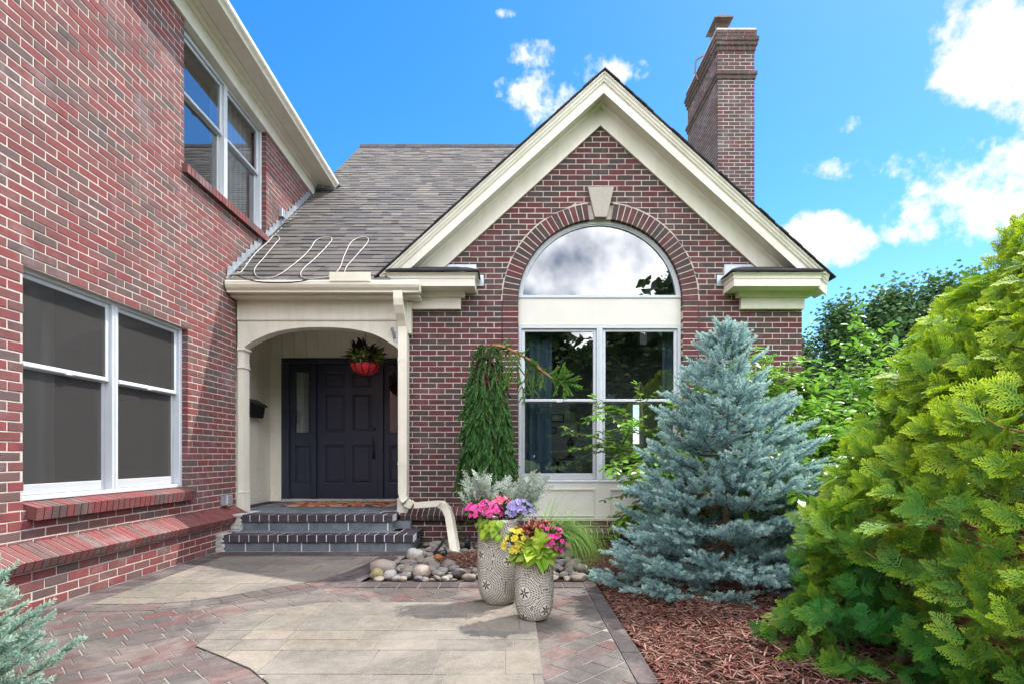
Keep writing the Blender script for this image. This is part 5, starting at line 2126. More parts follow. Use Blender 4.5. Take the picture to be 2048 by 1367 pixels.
tx, ty, tz = TP[0], TP[1], TP[3]
sx, sy, sz = SP[0], SP[1], SP[3]
mound('pink_impatiens', 'magenta-pink impatiens spilling over the left of the taller planter', 'flowers', (tx - 0.105, ty - 0.06, tz + 0.055), (0.125, 0.12, 0.075), 150, 0.045, 'green',
      bloom=(46, 0.020, 'pink', BLOOM, -0.15), seed=1, base=(tx - 0.05, ty, tz - 0.03))
mound('rose_impatiens', 'coral-red impatiens at the middle of the taller planter', 'flowers', (tx + 0.015, ty - 0.02, tz + 0.10), (0.09, 0.09, 0.06), 90, 0.04, 'green',
      bloom=(16, 0.020, 'rose', BLOOM, 0.1), seed=2, base=(tx + 0.01, ty, tz - 0.03))
mound('violet_petunia', 'lavender-violet petunias at the right of the taller planter', 'flowers', (tx + 0.13, ty - 0.05, tz + 0.055), (0.105, 0.11, 0.075), 110, 0.036, 'green',
      bloom=(46, 0.019, 'violet', BLOOM, -0.1), seed=3, base=(tx + 0.06, ty, tz - 0.03))
mound('yellow_begonia', 'double yellow begonias over the left rim of the shorter planter', 'flowers', (sx - 0.105, sy - 0.055, sz + 0.055), (0.085, 0.085, 0.085), 55, 0.045, 'green',
      bloom=(44, 0.021, 'yellow', RUFFLE, -0.25), seed=4, base=(sx - 0.05, sy, sz - 0.03))
mound('hot_pink_impatiens', 'hot pink impatiens over the right rim of the shorter planter', 'flowers', (sx + 0.115, sy - 0.04, sz + 0.055), (0.095, 0.10, 0.105), 130, 0.05, 'green',
      bloom=(34, 0.019, 'pink', BLOOM, -0.3), seed=5, base=(sx + 0.05, sy, sz - 0.03))
mound('burgundy_coleus', 'burgundy-leaved coleus in the centre of the shorter planter', 'plant', (sx - 0.01, sy - 0.03, sz + 0.085), (0.10, 0.10, 0.085), 100, 0.062, 'burgundy', seed=6, base=(sx, sy, sz - 0.03))
mound('red_coleus', 'reddish variegated coleus at the back of the shorter planter', 'plant', (sx + 0.05, sy + 0.03, sz + 0.125), (0.10, 0.08, 0.06), 60, 0.05, 'burgundy',
      bloom=(16, 0.020, 'rose', BLOOM, 0.1), seed=16, base=(sx + 0.02, sy + 0.03, sz - 0.03))
mound('lime_coleus', 'lime green broad-leaved coleus hanging over the front of the shorter planter', 'plant', (sx + 0.0, sy - 0.12, sz + 0.015), (0.095, 0.05, 0.085), 46, 0.085, 'lime', [HEART, LEAF], seed=7, up=-0.1, under=0.5, base=(sx, sy - 0.05, sz - 0.02))
lc = bpy.data.objects['lime_coleus'] if 'lime_coleus' in bpy.data.objects else None
sc = Scatter([leaf_t(0.55, 0.25, 0.35), leaf_t(0.62, 0.2, 0.25)])
r = random.Random(77)
for (ang, ex, zz) in ((-100, 0.020, 0.055), (-70, 0.03, 0.035), (-125, 0.025, 0.02), (-92, 0.045, -0.005), (-60, 0.035, -0.01), (-110, 0.035, 0.0), (-82, 0.005, 0.105), (-45, 0.025, 0.03), (-140, 0.03, 0.0)):
    a = math.radians(ang)
    c = Vector((sx + math.cos(a) * (SP[2] + ex), sy + math.sin(a) * (SP[2] + ex), sz + zz))
    for k in range(7):
        b = 2 * PI * k / 7 + r.uniform(-.3, .3)
        d = Vector((math.cos(b), -0.45, math.sin(b) - 0.15))
        sc.put(c, d, Vector((0.1, -1, 0.5)), r.uniform(.045, .075), rnd=r.random())
sc.build('leaf', 'lime', lc)
# lime vine over the taller rim
t = thing('sweet_potato_vine', (tx - 0.09, ty - 0.08, tz - 0.03), 'lime sweet potato vine trailing down the left of the taller planter', 'plant')
sc, m = Scatter([HEART, LEAF]), MB()
r = random.Random(9)
for k in range(6):
    a = math.radians(228 + k * 9)
    p0 = Vector((tx + 0.10 * math.cos(a), ty + 0.10 * math.sin(a), tz))
    p1 = Vector((tx + 0.172 * math.cos(a), ty + 0.172 * math.sin(a), tz + 0.015))
    p2 = Vector((tx + 0.185 * math.cos(a), ty + 0.185 * math.sin(a), tz - r.uniform(0.05, 0.11)))
    m.tube([p0, p1, p2], 0.003, 5)
    for i in range(9):
        q = r.random()
        p_ = p1.lerp(p2, q) + Vector((r.gauss(0, .012), r.gauss(0, .008) - 0.01, r.gauss(0, .01)))
        sc.put(p_, (math.cos(a) * 0.5 + r.gauss(0, .4), math.sin(a) * 0.5, -0.8 + r.gauss(0, .3)), (math.cos(a), math.sin(a), 0.5), r.uniform(.04, .065), rnd=r.random())
m.build('stem', 'greytwig', t)
sc.build('leaf', 'lime', t)

# dusty miller, two clumps of lacy silver leaves
LACE = [spray_t(s, 4, 0.075, 0.055) for s in (21, 22, 23)]
for (ox, oy, n, lean, lab, sd) in ((-0.09, 0.07, 20, -0.25, 'lacy silver dusty miller leaning left at the back of the taller planter', 31), (0.12, 0.08, 20, 0.28, 'lacy silver dusty miller leaning right at the back of the taller planter', 32)):
    r = random.Random(sd)
    t = thing('dusty_miller', (tx + ox, ty + oy, tz - 0.03), lab, 'plant', 'dusty miller plants in the taller planter')
    sc, m = Scatter(LACE), MB()
    for i in range(n):
        a = r.random() * 2 * PI
        tilt = r.uniform(0.1, 0.75)
        d = Vector((math.cos(a) * tilt + lean, math.sin(a) * tilt * 0.7, 1)).normalized()
        L = r.uniform(0.20, 0.34)
        p0 = Vector((tx + ox + r.gauss(0, .02), ty + oy + r.gauss(0, .02), tz - 0.03))
        p1 = p0 + d * L
        m.tube([p0, p0.lerp(p1, .5) + Vector((0, 0, .01)), p1], 0.0025, 5)
        for j in range(9):
            q = 0.35 + 0.65 * j / 8
            pp = p0.lerp(p1, q)
            dd = (d * 0.8 + rdir(r, 0.1) * 0.8).normalized()
            sc.put(pp, dd, rdir(r, 0.6), r.uniform(0.07, 0.115), rnd=r.random(), w=1.0)
    m.build('stem', 'silver_stem' if 'silver_stem' in M else 'silver', t)
    sc.build('leaf', 'silver', t)

# fountain grass
M['grass'] = leaf_mat('fine_grass_blade', (0.10, 0.26, 0.03), (0.18, 0.38, 0.06), (0.42, 0.45, 0.16), 0.5, 0.4, tipfac=0.25)
t = thing('feather_grass', (sx + 0.06, sy + 0.06, sz - 0.03), 'fine green feather grass arching down right of the shorter planter', 'grass plant')
V, Fc, A1, A2 = [], [], [], []
r = random.Random(12)
for i in range(680):
    wild = r.random() < 0.16
    a = r.gauss(-0.05, 0.5) if not wild else r.gauss(0.1, 0.9)
    d = Vector((math.cos(a), math.sin(a) * 0.7, 0))
    L = r.uniform(0.40, 0.64) if not wild else r.uniform(0.45, 0.72)
    p_ = Vector((sx + 0.075 + r.gauss(0, .02), sy + 0.06 + r.gauss(0, .02), sz - 0.02))
    el = r.gauss(1.15, 0.15) if not wild else r.uniform(0.7, 1.4)
    curl = r.uniform(2.7, 3.6) if not wild else r.uniform(1.1, 2.4)
    n = 9
    s = Vector((-d.y, d.x, 0)).normalized()
    rn = r.random()
    o = len(V)
    for k in range(n + 1):
        q = k / n
        w = 0.0016 * (1 - q) + 0.0005
        sway = s * (0.02 * math.sin(q * 3 + i))
        V += [p_ + s * w + sway, p_ - s * w + sway]
        A1 += [rn, rn]
        A2 += [q, q]
        ang = el - curl * q ** 1.15
        p_ = p_ + (d * math.cos(ang) + Vector((0, 0, 1)) * math.sin(ang)) * (L / n)
        p_.z = max(p_.z, 0.02)
    for k in range(n):
        b = o + 2 * k
        Fc += [(b, b + 1, b + 3), (b, b + 3, b + 2)]
fast_mesh('blade', [tuple(p) for p in V], Fc, 'grass', t, {'rnd': A1, 'tip': A2})

# hanging basket
hb = P(731, 727, 7.3)
t = thing('hanging_basket', (hb.x, 7.3, hb.z), 'red half-round hanging basket in a black wire frame under the porch arch', 'hanging basket')
m = MB()
prof = [(0.195 * math.cos(a), -0.165 * math.sin(a)) for a in [i * PI / 2 / 10 for i in range(11)]]
m.lathe(prof, hb, 36)
m.lathe([(0.195, 0), (0.18, -0.005), (0.0, -0.02)], hb, 36)
m.build('bowl', plain('red_basket_liner', (0.52, 0.025, 0.035), 0.6, 0.2, 14, 0.3, 0.4, 80), t, True)
m = MB()
for k in range(12):
    a = 2 * PI * k / 12
    m.tube([(hb.x + math.cos(a) * (r_ + 0.008), 7.3 + math.sin(a) * (r_ + 0.008), hb.z + z_) for r_, z_ in prof], 0.0065, 6)
m.tube([(hb.x + 0.203 * math.cos(2 * PI * k / 32), 7.3 + 0.203 * math.sin(2 * PI * k / 32), hb.z) for k in range(33)], 0.007, 6)
m.build('wire_frame', 'black', t, True)
m = MB()
ap_ = Vector((hb.x + 0.0, 7.3, 2.50))
for k in range(3):
    a = 2 * PI * k / 3 + 0.4
    m.tube([(hb.x + 0.2 * math.cos(a), 7.3 + 0.2 * math.sin(a), hb.z), ap_], 0.003, 5)
m.tube([ap_, ap_ + Vector((0.006, 0, 0.06)), ap_ + Vector((-0.006, 0, 0.10)), ap_ + Vector((0, 0, 0.15)), (hb.x, 7.3, 3.12)], 0.0045, 6)
m.build('chain', 'black', t, True)
mound('dark_sweet_potato_vine', 'dark purple-leaved vine growing in the hanging basket', 'plant', (hb.x, 7.3, hb.z + 0.09), (0.23, 0.2, 0.17), 170, 0.10, 'purple_leaf', [NARROW, LEAF], seed=14, up=0.35, base=(hb.x, 7.3, hb.z - 0.01))
mound('lime_vine', 'lime green leafy plant spilling over the rim of the hanging basket', 'plant', (hb.x + 0.01, 7.27, hb.z + 0.065), (0.235, 0.20, 0.125), 260, 0.055, 'lime', [LEAF], seed=15, up=0.2, under=0.2, base=(hb.x, 7.3, hb.z - 0.01))

# ================================================================ CONIFERS
M['blue_needle'] = leaf_mat('blue_spruce_needle', (0.165, 0.315, 0.335), (0.32, 0.465, 0.475), (0.47, 0.63, 0.56), 0.55, 0.28, 0.3, 0.65)
M['blue_needle_pale'] = leaf_mat('silver_spruce_needle', (0.20, 0.33, 0.27), (0.32, 0.46, 0.38), (0.42, 0.55, 0.42), 0.55, 0.25, 0.3, 0.6)
M['green_needle'] = leaf_mat('norway_spruce_needle', (0.034, 0.115, 0.028), (0.070, 0.190, 0.042), (0.12, 0.26, 0.055), 0.5, 0.25, 0.35, 0.6)
M['green_needle_young'] = leaf_mat('young_spruce_needle', (0.065, 0.19, 0.028), (0.12, 0.27, 0.04), (0.18, 0.34, 0.05), 0.5, 0.3, 0.35, 0.6)
BLUE = [shoot_t(84, 0.27, 0.038, s, 64, 0.15) for s in range(4)]
FAT = [shoot_t(130, 0.15, 0.034, s + 10, 40, 0.0, 0.9) for s in range(4)]


def spruce(name, label, base, h, radius_fn, seed, mat, shoot_len, fill=0, whorl=0.125, per=9, cat='tree', low=0.10, sx_=1.0, droop=0.10, trunk_r=0.035):
    r = random.Random(seed)
    t = thing(name, base, label, cat)
    B = Vector(base)
    m = MB()
    m.tube([B + Vector((0, 0, -0.03)), B + Vector((0.01, 0, h * 0.5)), B + Vector((0, 0, h * 0.97))], [trunk_r, trunk_r * 0.55, 0.006], 8)
    sc = Scatter(BLUE)
    z = low
    k = 0
    while z < h * 0.985:
        fr = z / h
        n = max(4, int(per * (1 - 0.55 * fr) + 0.5))
        for i in range(n):
            a = 2 * PI * (i + 0.5 * (k % 2) + r.uniform(-.25, .25)) / n
            L = radius_fn(fr, a) * r.uniform(0.80, 1.0)
            if L < 0.02:
                continue
            zz = z + r.uniform(-.04, .04)
            rise = -droop + 0.62 * fr ** 1.5
            pts = []
            steps_ = 6
            for q in range(steps_ + 1):
                f_ = q / steps_
                pts.append(B + Vector((math.cos(a) * L * f_, math.sin(a) * L * f_, zz + L * (rise * f_ + 0.16 * f_ ** 2.2 - 0.10 * math.sin(f_ * PI)))))
            m.tube(pts, [0.010 * (1 - 0.85 * q / steps_) * (0.5 + L) for q in range(steps_ + 1)], 5, 0, False)

            def at(f_):
                g = f_ * steps_
                i0 = min(steps_ - 1, int(g))
                return pts[i0].lerp(pts[i0 + 1], g - i0)
            d = (pts[-1] - pts[-2]).normalized()
            side = d.cross(Vector((0, 0, 1))).normalized()
            # leader shoots
            f_ = max(0.25, 1 - 3.2 * shoot_len / L) if L > 0.15 else 0.2
            while f_ < 1.0:
                p_ = at(f_)
                sc.put(p_, d + Vector((r.gauss(0, .1), r.gauss(0, .1), r.gauss(.05, .1))), (0, 0, 1), shoot_len * r.uniform(.85, 1.15), rnd=r.random())
                f_ += shoot_len * 0.6 / L
            sc.put(pts[-1] - d * shoot_len * 0.2, d, (0, 0, 1), shoot_len * r.uniform(.95, 1.2), rnd=r.random(), tipmul=1.4)
            # side twigs in a flat fan
            f_ = 0.30 if L > 0.3 else 0.35
            sd = 1
            while f_ < 0.97:
                p_ = at(f_)
                TL = min(0.38 * L, 0.42) * (1.22 - f_) * r.uniform(.75, 1.2) + shoot_len * 0.5
                dd = (d * 0.75 + side * sd * r.uniform(.7, 1.0) + Vector((0, 0, r.gauss(0.02, .12)))).normalized()
                ns = max(1, int(TL / (shoot_len * 0.62)))
                for j in range(ns):
                    w = p_ + dd * (TL * j / ns) + Vector((0, 0, -0.02 * (j / ns)))
                    sc.put(w, dd + Vector((r.gauss(0, .08), r.gauss(0, .08), r.gauss(.05, .08))), (0, 0, 1), shoot_len * r.uniform(.8, 1.1), rnd=r.random(), tipmul=(1.3 if j == ns - 1 else 0.5))
                    if r.random() < 0.75:
                        s2 = (dd + d * 0.5 + (side * (-sd) + Vector((0, 0, r.uniform(-.3, .5)))) * 0.6).normalized()
                        sc.put(w, s2, (0, 0, 1), shoot_len * r.uniform(.6, .9), rnd=r.random(), tipmul=1.0)
                f_ += r.uniform(0.045, 0.075) / L
                sd = -sd
        z += whorl * (1 - 0.35 * fr) * r.uniform(.85, 1.15)
        k += 1
    for i in range(10):
        a = i * 0.7
        sc.put(B + Vector((0, 0, h - 0.13 + 0.012 * i)), (math.cos(a) * (1 - i / 10), math.sin(a) * (1 - i / 10), 0.9), (1, 0, 0), shoot_len * 1.1, rnd=r.random())
    for i in range(fill):      # boughs: loose flat clumps of shoots standing out of the tiers
        fr = r.random() ** 1.25 * 0.95
        a = r.random() * 2 * PI
        if math.sin(a) > 0.5 and r.random() < 0.6:
            continue
        R_ = radius_fn(min(1, fr), a) * r.uniform(0.74, 1.06)
        rise = -droop + 0.62 * fr ** 1.5
        c = B + Vector((math.cos(a) * R_, math.sin(a) * R_, fr * h + R_ * rise * 0.8 + r.gauss(0.03, 0.03)))
        out = Vector((math.cos(a), math.sin(a), 0.10 + 0.55 * fr))
        sd_ = Vector((-math.sin(a), math.cos(a), 0))
        wid_ = r.uniform(0.07, 0.17) * (1.15 - 0.6 * fr)
        tone = r.random()
        for k in range(int(16 * wid_ / 0.12)):
            u, v = r.uniform(-1, 1), r.uniform(-1.25, 0.15)
            p_ = c + sd_ * u * wid_ + out * (v * wid_ - 0.35 * wid_ * u * u) + Vector((0, 0, r.gauss(0, .018)))
            d = out + sd_ * (u * 0.9 + r.gauss(0, .25)) + Vector((0, 0, r.gauss(0.02, .18)))
            sc.put(p_, d, (0, 0, 1), shoot_len * r.uniform(.7, 1.1), rnd=min(1, max(0, tone + r.gauss(0, .2))), tipmul=r.uniform(.4, 1.6))
    m.build('trunk', 'bark', t)
    sc.build('crown', mat, t)
    return t


def prof_blue(fr, a):
    # widest a third of the way up, a loose skirt to the left, thin at the lower right
    pts = [(0.0, 0.74), (0.10, 0.80), (0.25, 0.80), (0.40, 0.70), (0.55, 0.56), (0.70, 0.40), (0.84, 0.22), (0.95, 0.08), (1.0, 0.02)]
    for (a0_, b0_), (a1_, b1_) in zip(pts[:-1], pts[1:]):
        if a0_ <= fr <= a1_:
            R_ = b0_ + (b1_ - b0_) * (fr - a0_) / (a1_ - a0_)
    left = max(0, -math.cos(a))
    if fr < 0.22:
        R_ *= 1 + 0.34 * left * (0.22 - fr) / 0.22
        R_ *= 1 - 0.25 * max(0, math.cos(a))
    return R_


spruce('blue_spruce', 'blue spruce with tiered silvery-blue branches in the mulch before the gable window', (1.65, 4.32, 0.03), 2.00, prof_blue, 4, 'blue_needle', 0.112, 120, 0.155, 10, low=0.07, droop=0.13)
spruce('dwarf_spruce', 'low pale blue-green spruce cut off by the lower left corner', (-2.50, 2.28, 0.0), 0.42, lambda fr, a: 0.57 * (1 - fr) ** 0.45, 8, 'blue_needle_pale', 0.085, 40, 0.075, 11, 'shrub', 0.04, droop=-0.05, trunk_r=0.02)

# weeping spruce by the wall
r = random.Random(17)
wx, wy = -0.30, 6.28
t = thing('weeping_spruce', (wx, wy, 0.0), 'dark green weeping spruce with one arching branch against the brick by the window', 'tree')
m = MB()
top = Vector((wx + 0.06, wy - 0.02, 2.33))
m.tube([(wx - 0.02, wy, -0.02), (wx - 0.05, wy + 0.02, 0.8), (wx - 0.02, wy, 1.6), (wx + 0.02, wy, 2.15), top], [0.035, 0.03, 0.025, 0.018, 0.012], 8)
sc = Scatter(FAT)
sy_ = Scatter([shoot_t(150, 0.17, 0.036, s + 20, 42, 0.0, 0.9) for s in range(3)])
for k in range(140):
    a = r.random() * 2 * PI
    z0 = min(2.28, 0.55 + 1.75 * r.random() ** 0.75)
    rr_ = r.uniform(0.07, 0.225) * (0.70 + 0.35 * math.sin(min(1, (2.34 - z0) / 0.9) * PI / 2)) * (0.80 if z0 < 1.2 else 1.0)
    L = r.uniform(0.35, 0.95)
    L = min(L, z0 - 0.66 - 0.2 * r.random())
    if L < 0.12:
        continue
    ax = Vector((wx - 0.02, wy, z0))
    e = Vector((wx + math.cos(a) * rr_, wy + math.sin(a) * rr_ * 0.8, z0 - 0.06))
    path = [ax, ax.lerp(e, 0.5) + Vector((0, 0, 0.06)), e]
    n = max(3, int(L / 0.07))
    q = e.copy()
    for i in range(n):
        q = q + Vector((math.cos(a) * 0.006 + r.gauss(0, .008), math.sin(a) * 0.005 + r.gauss(0, .006), -L / n))
        path.append(q.copy())
        for s in range(2):
            b = a + r.uniform(-1.3, 1.3)
            d = Vector((math.cos(b) * r.uniform(.2, .75), math.sin(b) * r.uniform(.2, .6), -r.uniform(.6, 1.1)))
            sc.put(q, d, (math.cos(a), math.sin(a), 0.3), r.uniform(.13, .20), rnd=r.random(), tipmul=r.random())
    m.tube(path, [0.007] * 3 + [0.004] * (len(path) - 3), 5, 0, False)
for i in range(70):      # the leafy crown of the column
    a = r.random() * 2 * PI
    q = Vector((wx + 0.03 + math.cos(a) * r.uniform(0, .14), wy + math.sin(a) * r.uniform(0, .12), r.uniform(2.05, 2.33)))
    sc.put(q, (math.cos(a) * r.uniform(.2, .8), math.sin(a) * .5 - .2, r.uniform(-1.0, 0.1)), (math.cos(a), math.sin(a) - .5, .4), r.uniform(.11, .17), rnd=r.random(), tipmul=r.random())
# the arching side branch
br = [(985, 690), (1005, 693), (1030, 703), (1055, 717), (1080, 738), (1100, 753), (1116, 760), (1130, 764)]
bp = [P(a_, b_, 6.22 - 0.012 * i) for i, (a_, b_) in enumerate(br)]
bm_ = MB()
bm_.tube(bp, [0.017, 0.016, 0.015, 0.014, 0.013, 0.011, 0.008, 0.004], 7)
for i, p_ in enumerate(bp[:-1]):
    for s in range(7):
        f_ = p_.lerp(bp[i + 1], r.random())
        if i < 1 and s > 3:
            continue
        d = Vector((r.uniform(-.4, 1.0), r.gauss(-.1, .4), r.uniform(-1.0, 0.55)))
        sy_.put(f_, d, (0, -1, 0.3), r.uniform(.10, .18), rnd=r.random())
for (dx_, dz_) in ((0.9, 0.42), (1.0, 0.25), (1.0, -0.22), (0.35, 0.9), (0.2, -1), (-0.1, -1), (0.5, -0.9), (0.75, 0.55), (0.6, 0.75), (0.05, -1), (1.0, -0.38)):
    sy_.put(bp[-2 if dz_ > 0.3 else -1], (dx_, r.gauss(0, .2), dz_), (0, -1, 0), r.uniform(.15, .21), rnd=r.random())
for (i, L) in ((2, 0.34), (3, 0.36), (3, 0.28), (4, 0.20), (1, 0.4), (2, 0.5)):
    q = bp[i].copy() + Vector((r.gauss(0, .04), r.gauss(0, .03), 0))
    pth_ = [bp[i], q]
    for j in range(int(L / 0.055)):
        q = q + Vector((r.gauss(0, .006), r.gauss(0, .006), -0.055))
        pth_.append(q.copy())
        for s in range(2):
            sy_.put(q, (r.gauss(0, .55), r.gauss(0, .4), -0.8), (0, -1, 0.2), r.uniform(.09, .14), rnd=r.random())
    bm_.tube(pth_, 0.0035, 5, 0, False)
m.build('trunk', 'bark', t)
bm_.build('branch', 'twig', t)
sc.build('crown', 'green_needle', t)
sy_.build('young_shoots', 'green_needle_young', t)

# the big cedar on the right
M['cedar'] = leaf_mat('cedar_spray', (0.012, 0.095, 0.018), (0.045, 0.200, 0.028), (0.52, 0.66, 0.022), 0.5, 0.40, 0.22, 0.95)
SPR = [spray_t(s, 9, 0.043, 0.032) for s in range(8)]
r = random.Random(33)
AC = Vector((3.10, 2.45, 0.0))
cp = [(0.0, 1.70), (0.3, 1.65), (0.64, 1.56), (0.86, 1.50), (1.08, 1.41), (1.41, 1.22), (1.74, 1.02), (2.0, 0.84), (2.22, 0.64), (2.45, 0.42), (2.65, 0.22), (2.85, 0.06)]


def cr(z):
    for (a0_, b0_), (a1_, b1_) in zip(cp[:-1], cp[1:]):
        if a0_ <= z <= a1_:
            return b0_ + (b1_ - b0_) * (z - a0_) / (a1_ - a0_)
    return 0.03


t = thing('golden_arborvitae', AC, 'huge bright yellow-green cedar shrub with flat fern-like sprays at the right edge', 'tree')
m = MB()
m.tube([AC + Vector((0, 0, -0.05)), AC + Vector((0.03, 0, 1.2)), AC + Vector((0, 0, 2.5))], [0.09, 0.06, 0.01], 8)
sc = Scatter(SPR)
n_b = 0
while n_b < 4300:
    z = 2.82 * r.random() ** 1.22
    a = r.random() * 2 * PI
    if math.cos(a - math.radians(215)) < -0.1 and r.random() < 0.62:
        continue
    if r.random() > cr(z) / 1.5 + 0.2:
        continue
    n_b += 1
    lump = mn.noise(Vector((math.cos(a) * 3.0, math.sin(a) * 3.0, z * 3.4)))
    deep = r.random() < 0.30           # some boughs end inside the crown
    R_ = cr(z) * (1 + 0.16 * lump) * (r.uniform(0.72, 0.86) if deep else r.uniform(0.90, 1.03))
    out = Vector((math.cos(a), math.sin(a), 0))
    tan = Vector((-math.sin(a), math.cos(a), 0))
    tip_ = AC + out * R_ + Vector((0, 0, z))
    bd = (out * r.uniform(.35, .9) + Vector((0, 0, 1)) * r.uniform(-0.15, 0.75) + tan * r.gauss(0, .55)).normalized()
    BLn = r.uniform(0.13, 0.26)
    p0 = tip_ - bd * BLn
    if r.random() < 0.14:
        m.tube([AC + Vector((0.01, 0, min(2.3, max(0.05, z - 0.35)))), p0 - bd * 0.06 - out * 0.12, p0, p0.lerp(tip_, .55)], [0.012, 0.0055, 0.004, 0.0018], 5, 0, False)
    nrm_ = (out * r.uniform(.3, 1.0) + Vector((0, 0, 1)) * r.uniform(0.1, 1.0) + tan * r.gauss(0, .45))
    side = bd.cross(nrm_).normalized()
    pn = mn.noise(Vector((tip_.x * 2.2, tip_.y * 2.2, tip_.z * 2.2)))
    sun_tint = min(1.2, max(0.02, 0.30 + 0.40 * (z - 0.9) + 0.14 * r.gauss(0, 1) + 0.85 * pn + 0.50 * max(0, -out.x) * min(1, z + 0.2)))  # yellow of new growth, strengthened as painted sunlight towards the top and left
    for j in range(3):
        sgn = -1 if j % 2 else 1
        dd = bd + side * sgn * r.uniform(.35, .85) + Vector((r.gauss(0, .08), r.gauss(0, .08), r.gauss(0, .08)))
        sc.put(p0.lerp(tip_, 0.1 + 0.28 * j), dd, nrm_ + Vector((r.gauss(0, .22), r.gauss(0, .22), r.gauss(0, .15))), r.uniform(.068, .115), rnd=r.random(), tipmul=sun_tint * r.uniform(.7, 1.1))
    sc.put(tip_ - bd * 0.085, bd, nrm_, r.uniform(.09, .135), rnd=r.random(), tipmul=sun_tint * 1.15)
m.build('trunk', 'twig', t)
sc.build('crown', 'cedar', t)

# ================================================================ BROAD-LEAVED SHRUB
M['shrub_leaf'] = leaf_mat('shrub_leaf', (0.10, 0.25, 0.025), (0.20, 0.39, 0.045), None, 0.36, 0.42, 0.5)
LF2 = [leaf_t(0.50, 0.22, 0.2), leaf_t(0.46, 0.3, 0.4), leaf_t(0.55, 0.15, 0.1)]


def leafy_shrub(name, label, base, stems, seed, leaf=0.10):
    r = random.Random(seed)
    t = thing(name, base, label, 'shrub')
    B = Vector(base)
    m = MB()
    sc = Scatter(LF2)

    def run(p0, d, L, rad, depth):
        n = max(4, int(L / 0.058))
        p_ = p0.copy()
        path = [p_.copy()]
        for i in range(n):
            d = (d + Vector((r.gauss(0, .07), r.gauss(0, .07), -0.035 - 0.02 * depth))).normalized()
            p_ = p_ + d * (L / n)
            path.append(p_.copy())
            fr = i / n
            if depth >= 1 or fr > 0.45:
                s = d.cross(Vector((0, 0, 1))).normalized()
                for sd in (-1, 1):
                    ld = (d * 0.55 + s * sd * 0.9 + Vector((0, 0, r.gauss(.12, .25)))).normalized()
                    sc.put(p_, ld, Vector((r.gauss(0, .3), r.gauss(0, .3), 1)), leaf * r.uniform(.65, 1.2), rnd=r.random())
            if depth < 2 and fr > 0.22 and r.random() < (0.62 if depth == 0 else 0.34):
                b = r.random() * 2 * PI
                nd = (d * 0.7 + Vector((math.cos(b), math.sin(b), r.uniform(-.1, .5))) * 0.7).normalized()
                run(p_, nd, L * r.uniform(.28, .5) * (1 - 0.3 * fr), rad * 0.55, depth + 1)
        sc.put(p_, d, (0, 0, 1), leaf, rnd=r.random())
        m.tube(path, [rad * (1 - 0.8 * i / n) + 0.0012 for i in range(n + 1)], 5, 0, False)
    for (dx_, dy_, dz_, L) in stems:
        run(B + Vector((r.gauss(0, .08), r.gauss(0, .08), 0)), Vector((dx_, dy_, dz_)).normalized(), L, 0.014, 0)
    m.build('branch', 'greytwig', t)
    sc.build('leaf', 'shrub_leaf', t)
    return t


r = random.Random(3)
st_ = []
for i in range(17):
    a = 2 * PI * i / 17
    k = r.uniform(.30, .75)
    st_.append((math.cos(a) * k, math.sin(a) * k * 0.55, 1.0, r.uniform(1.75, 2.35)))
st_ += [(-0.62, -0.1, 0.95, 2.1), (-0.5, -0.2, 1, 2.2), (0.25, -0.2, 1, 2.55), (0.55, -0.25, 1, 2.5), (0.05, -0.2, 1, 2.45), (0.75, -0.1, 0.95, 2.4)]
leafy_shrub('leafy_shrub', 'tall bright green leafy shrub between the blue spruce and the big cedar', (3.18, 5.75, 0.03), st_, 6)
leafy_shrub('leafy_shrub', 'smaller green leafy shrub peeping out left of the blue spruce by the window', (2.10, 6.0, 0.03), [(-0.16, 0.0, 1, 1.95), (-0.20, -0.1, 1, 1.9), (0.05, -0.05, 1, 1.95), (0.2, 0, 1, 1.8)], 7, 0.078)
# a young vine by the downspout
t = thing('young_vine', (-0.62, 6.55, 0), 'thin young vine with a few round leaves between the downspout and the planters', 'plant')
m, sc = MB(), Scatter([HEART])
vp = [Vector((-0.75, 6.45, 0.02)), Vector((-0.70, 6.42, 0.12)), Vector((-0.60, 6.42, 0.20)), Vector((-0.53, 6.5, 0.33)), Vector((-0.50, 6.6, 0.52))]
m.tube(vp, 0.003, 5)
r = random.Random(2)
for i in range(14):
    q = vp[min(4, i // 3)] + Vector((r.gauss(0, .03), r.gauss(0, .03), r.gauss(0, .03)))
    sc.put(q, rdir(r, 0.2), (0, -0.5, 1), r.uniform(.05, .08), rnd=r.random())
m.build('stem', 'greytwig', t)
sc.build('leaf', 'green', t)

# ================================================================ TREES AWAY FROM THE HOUSE
M['tree_leaf'] = leaf_mat('tree_leaf', (0.045, 0.100, 0.035), (0.080, 0.155, 0.050), None, 0.5, 0.3, 0.35)
M['tree_leaf_far'] = leaf_mat('dark_tree_leaf', (0.035, 0.075, 0.022), (0.060, 0.115, 0.030), None, 0.5, 0.3, 0.3)
CL = leaf_t(0.75, 0.2, 0.2, ((0, 0), (0.4, 1.0), (1, 0)))


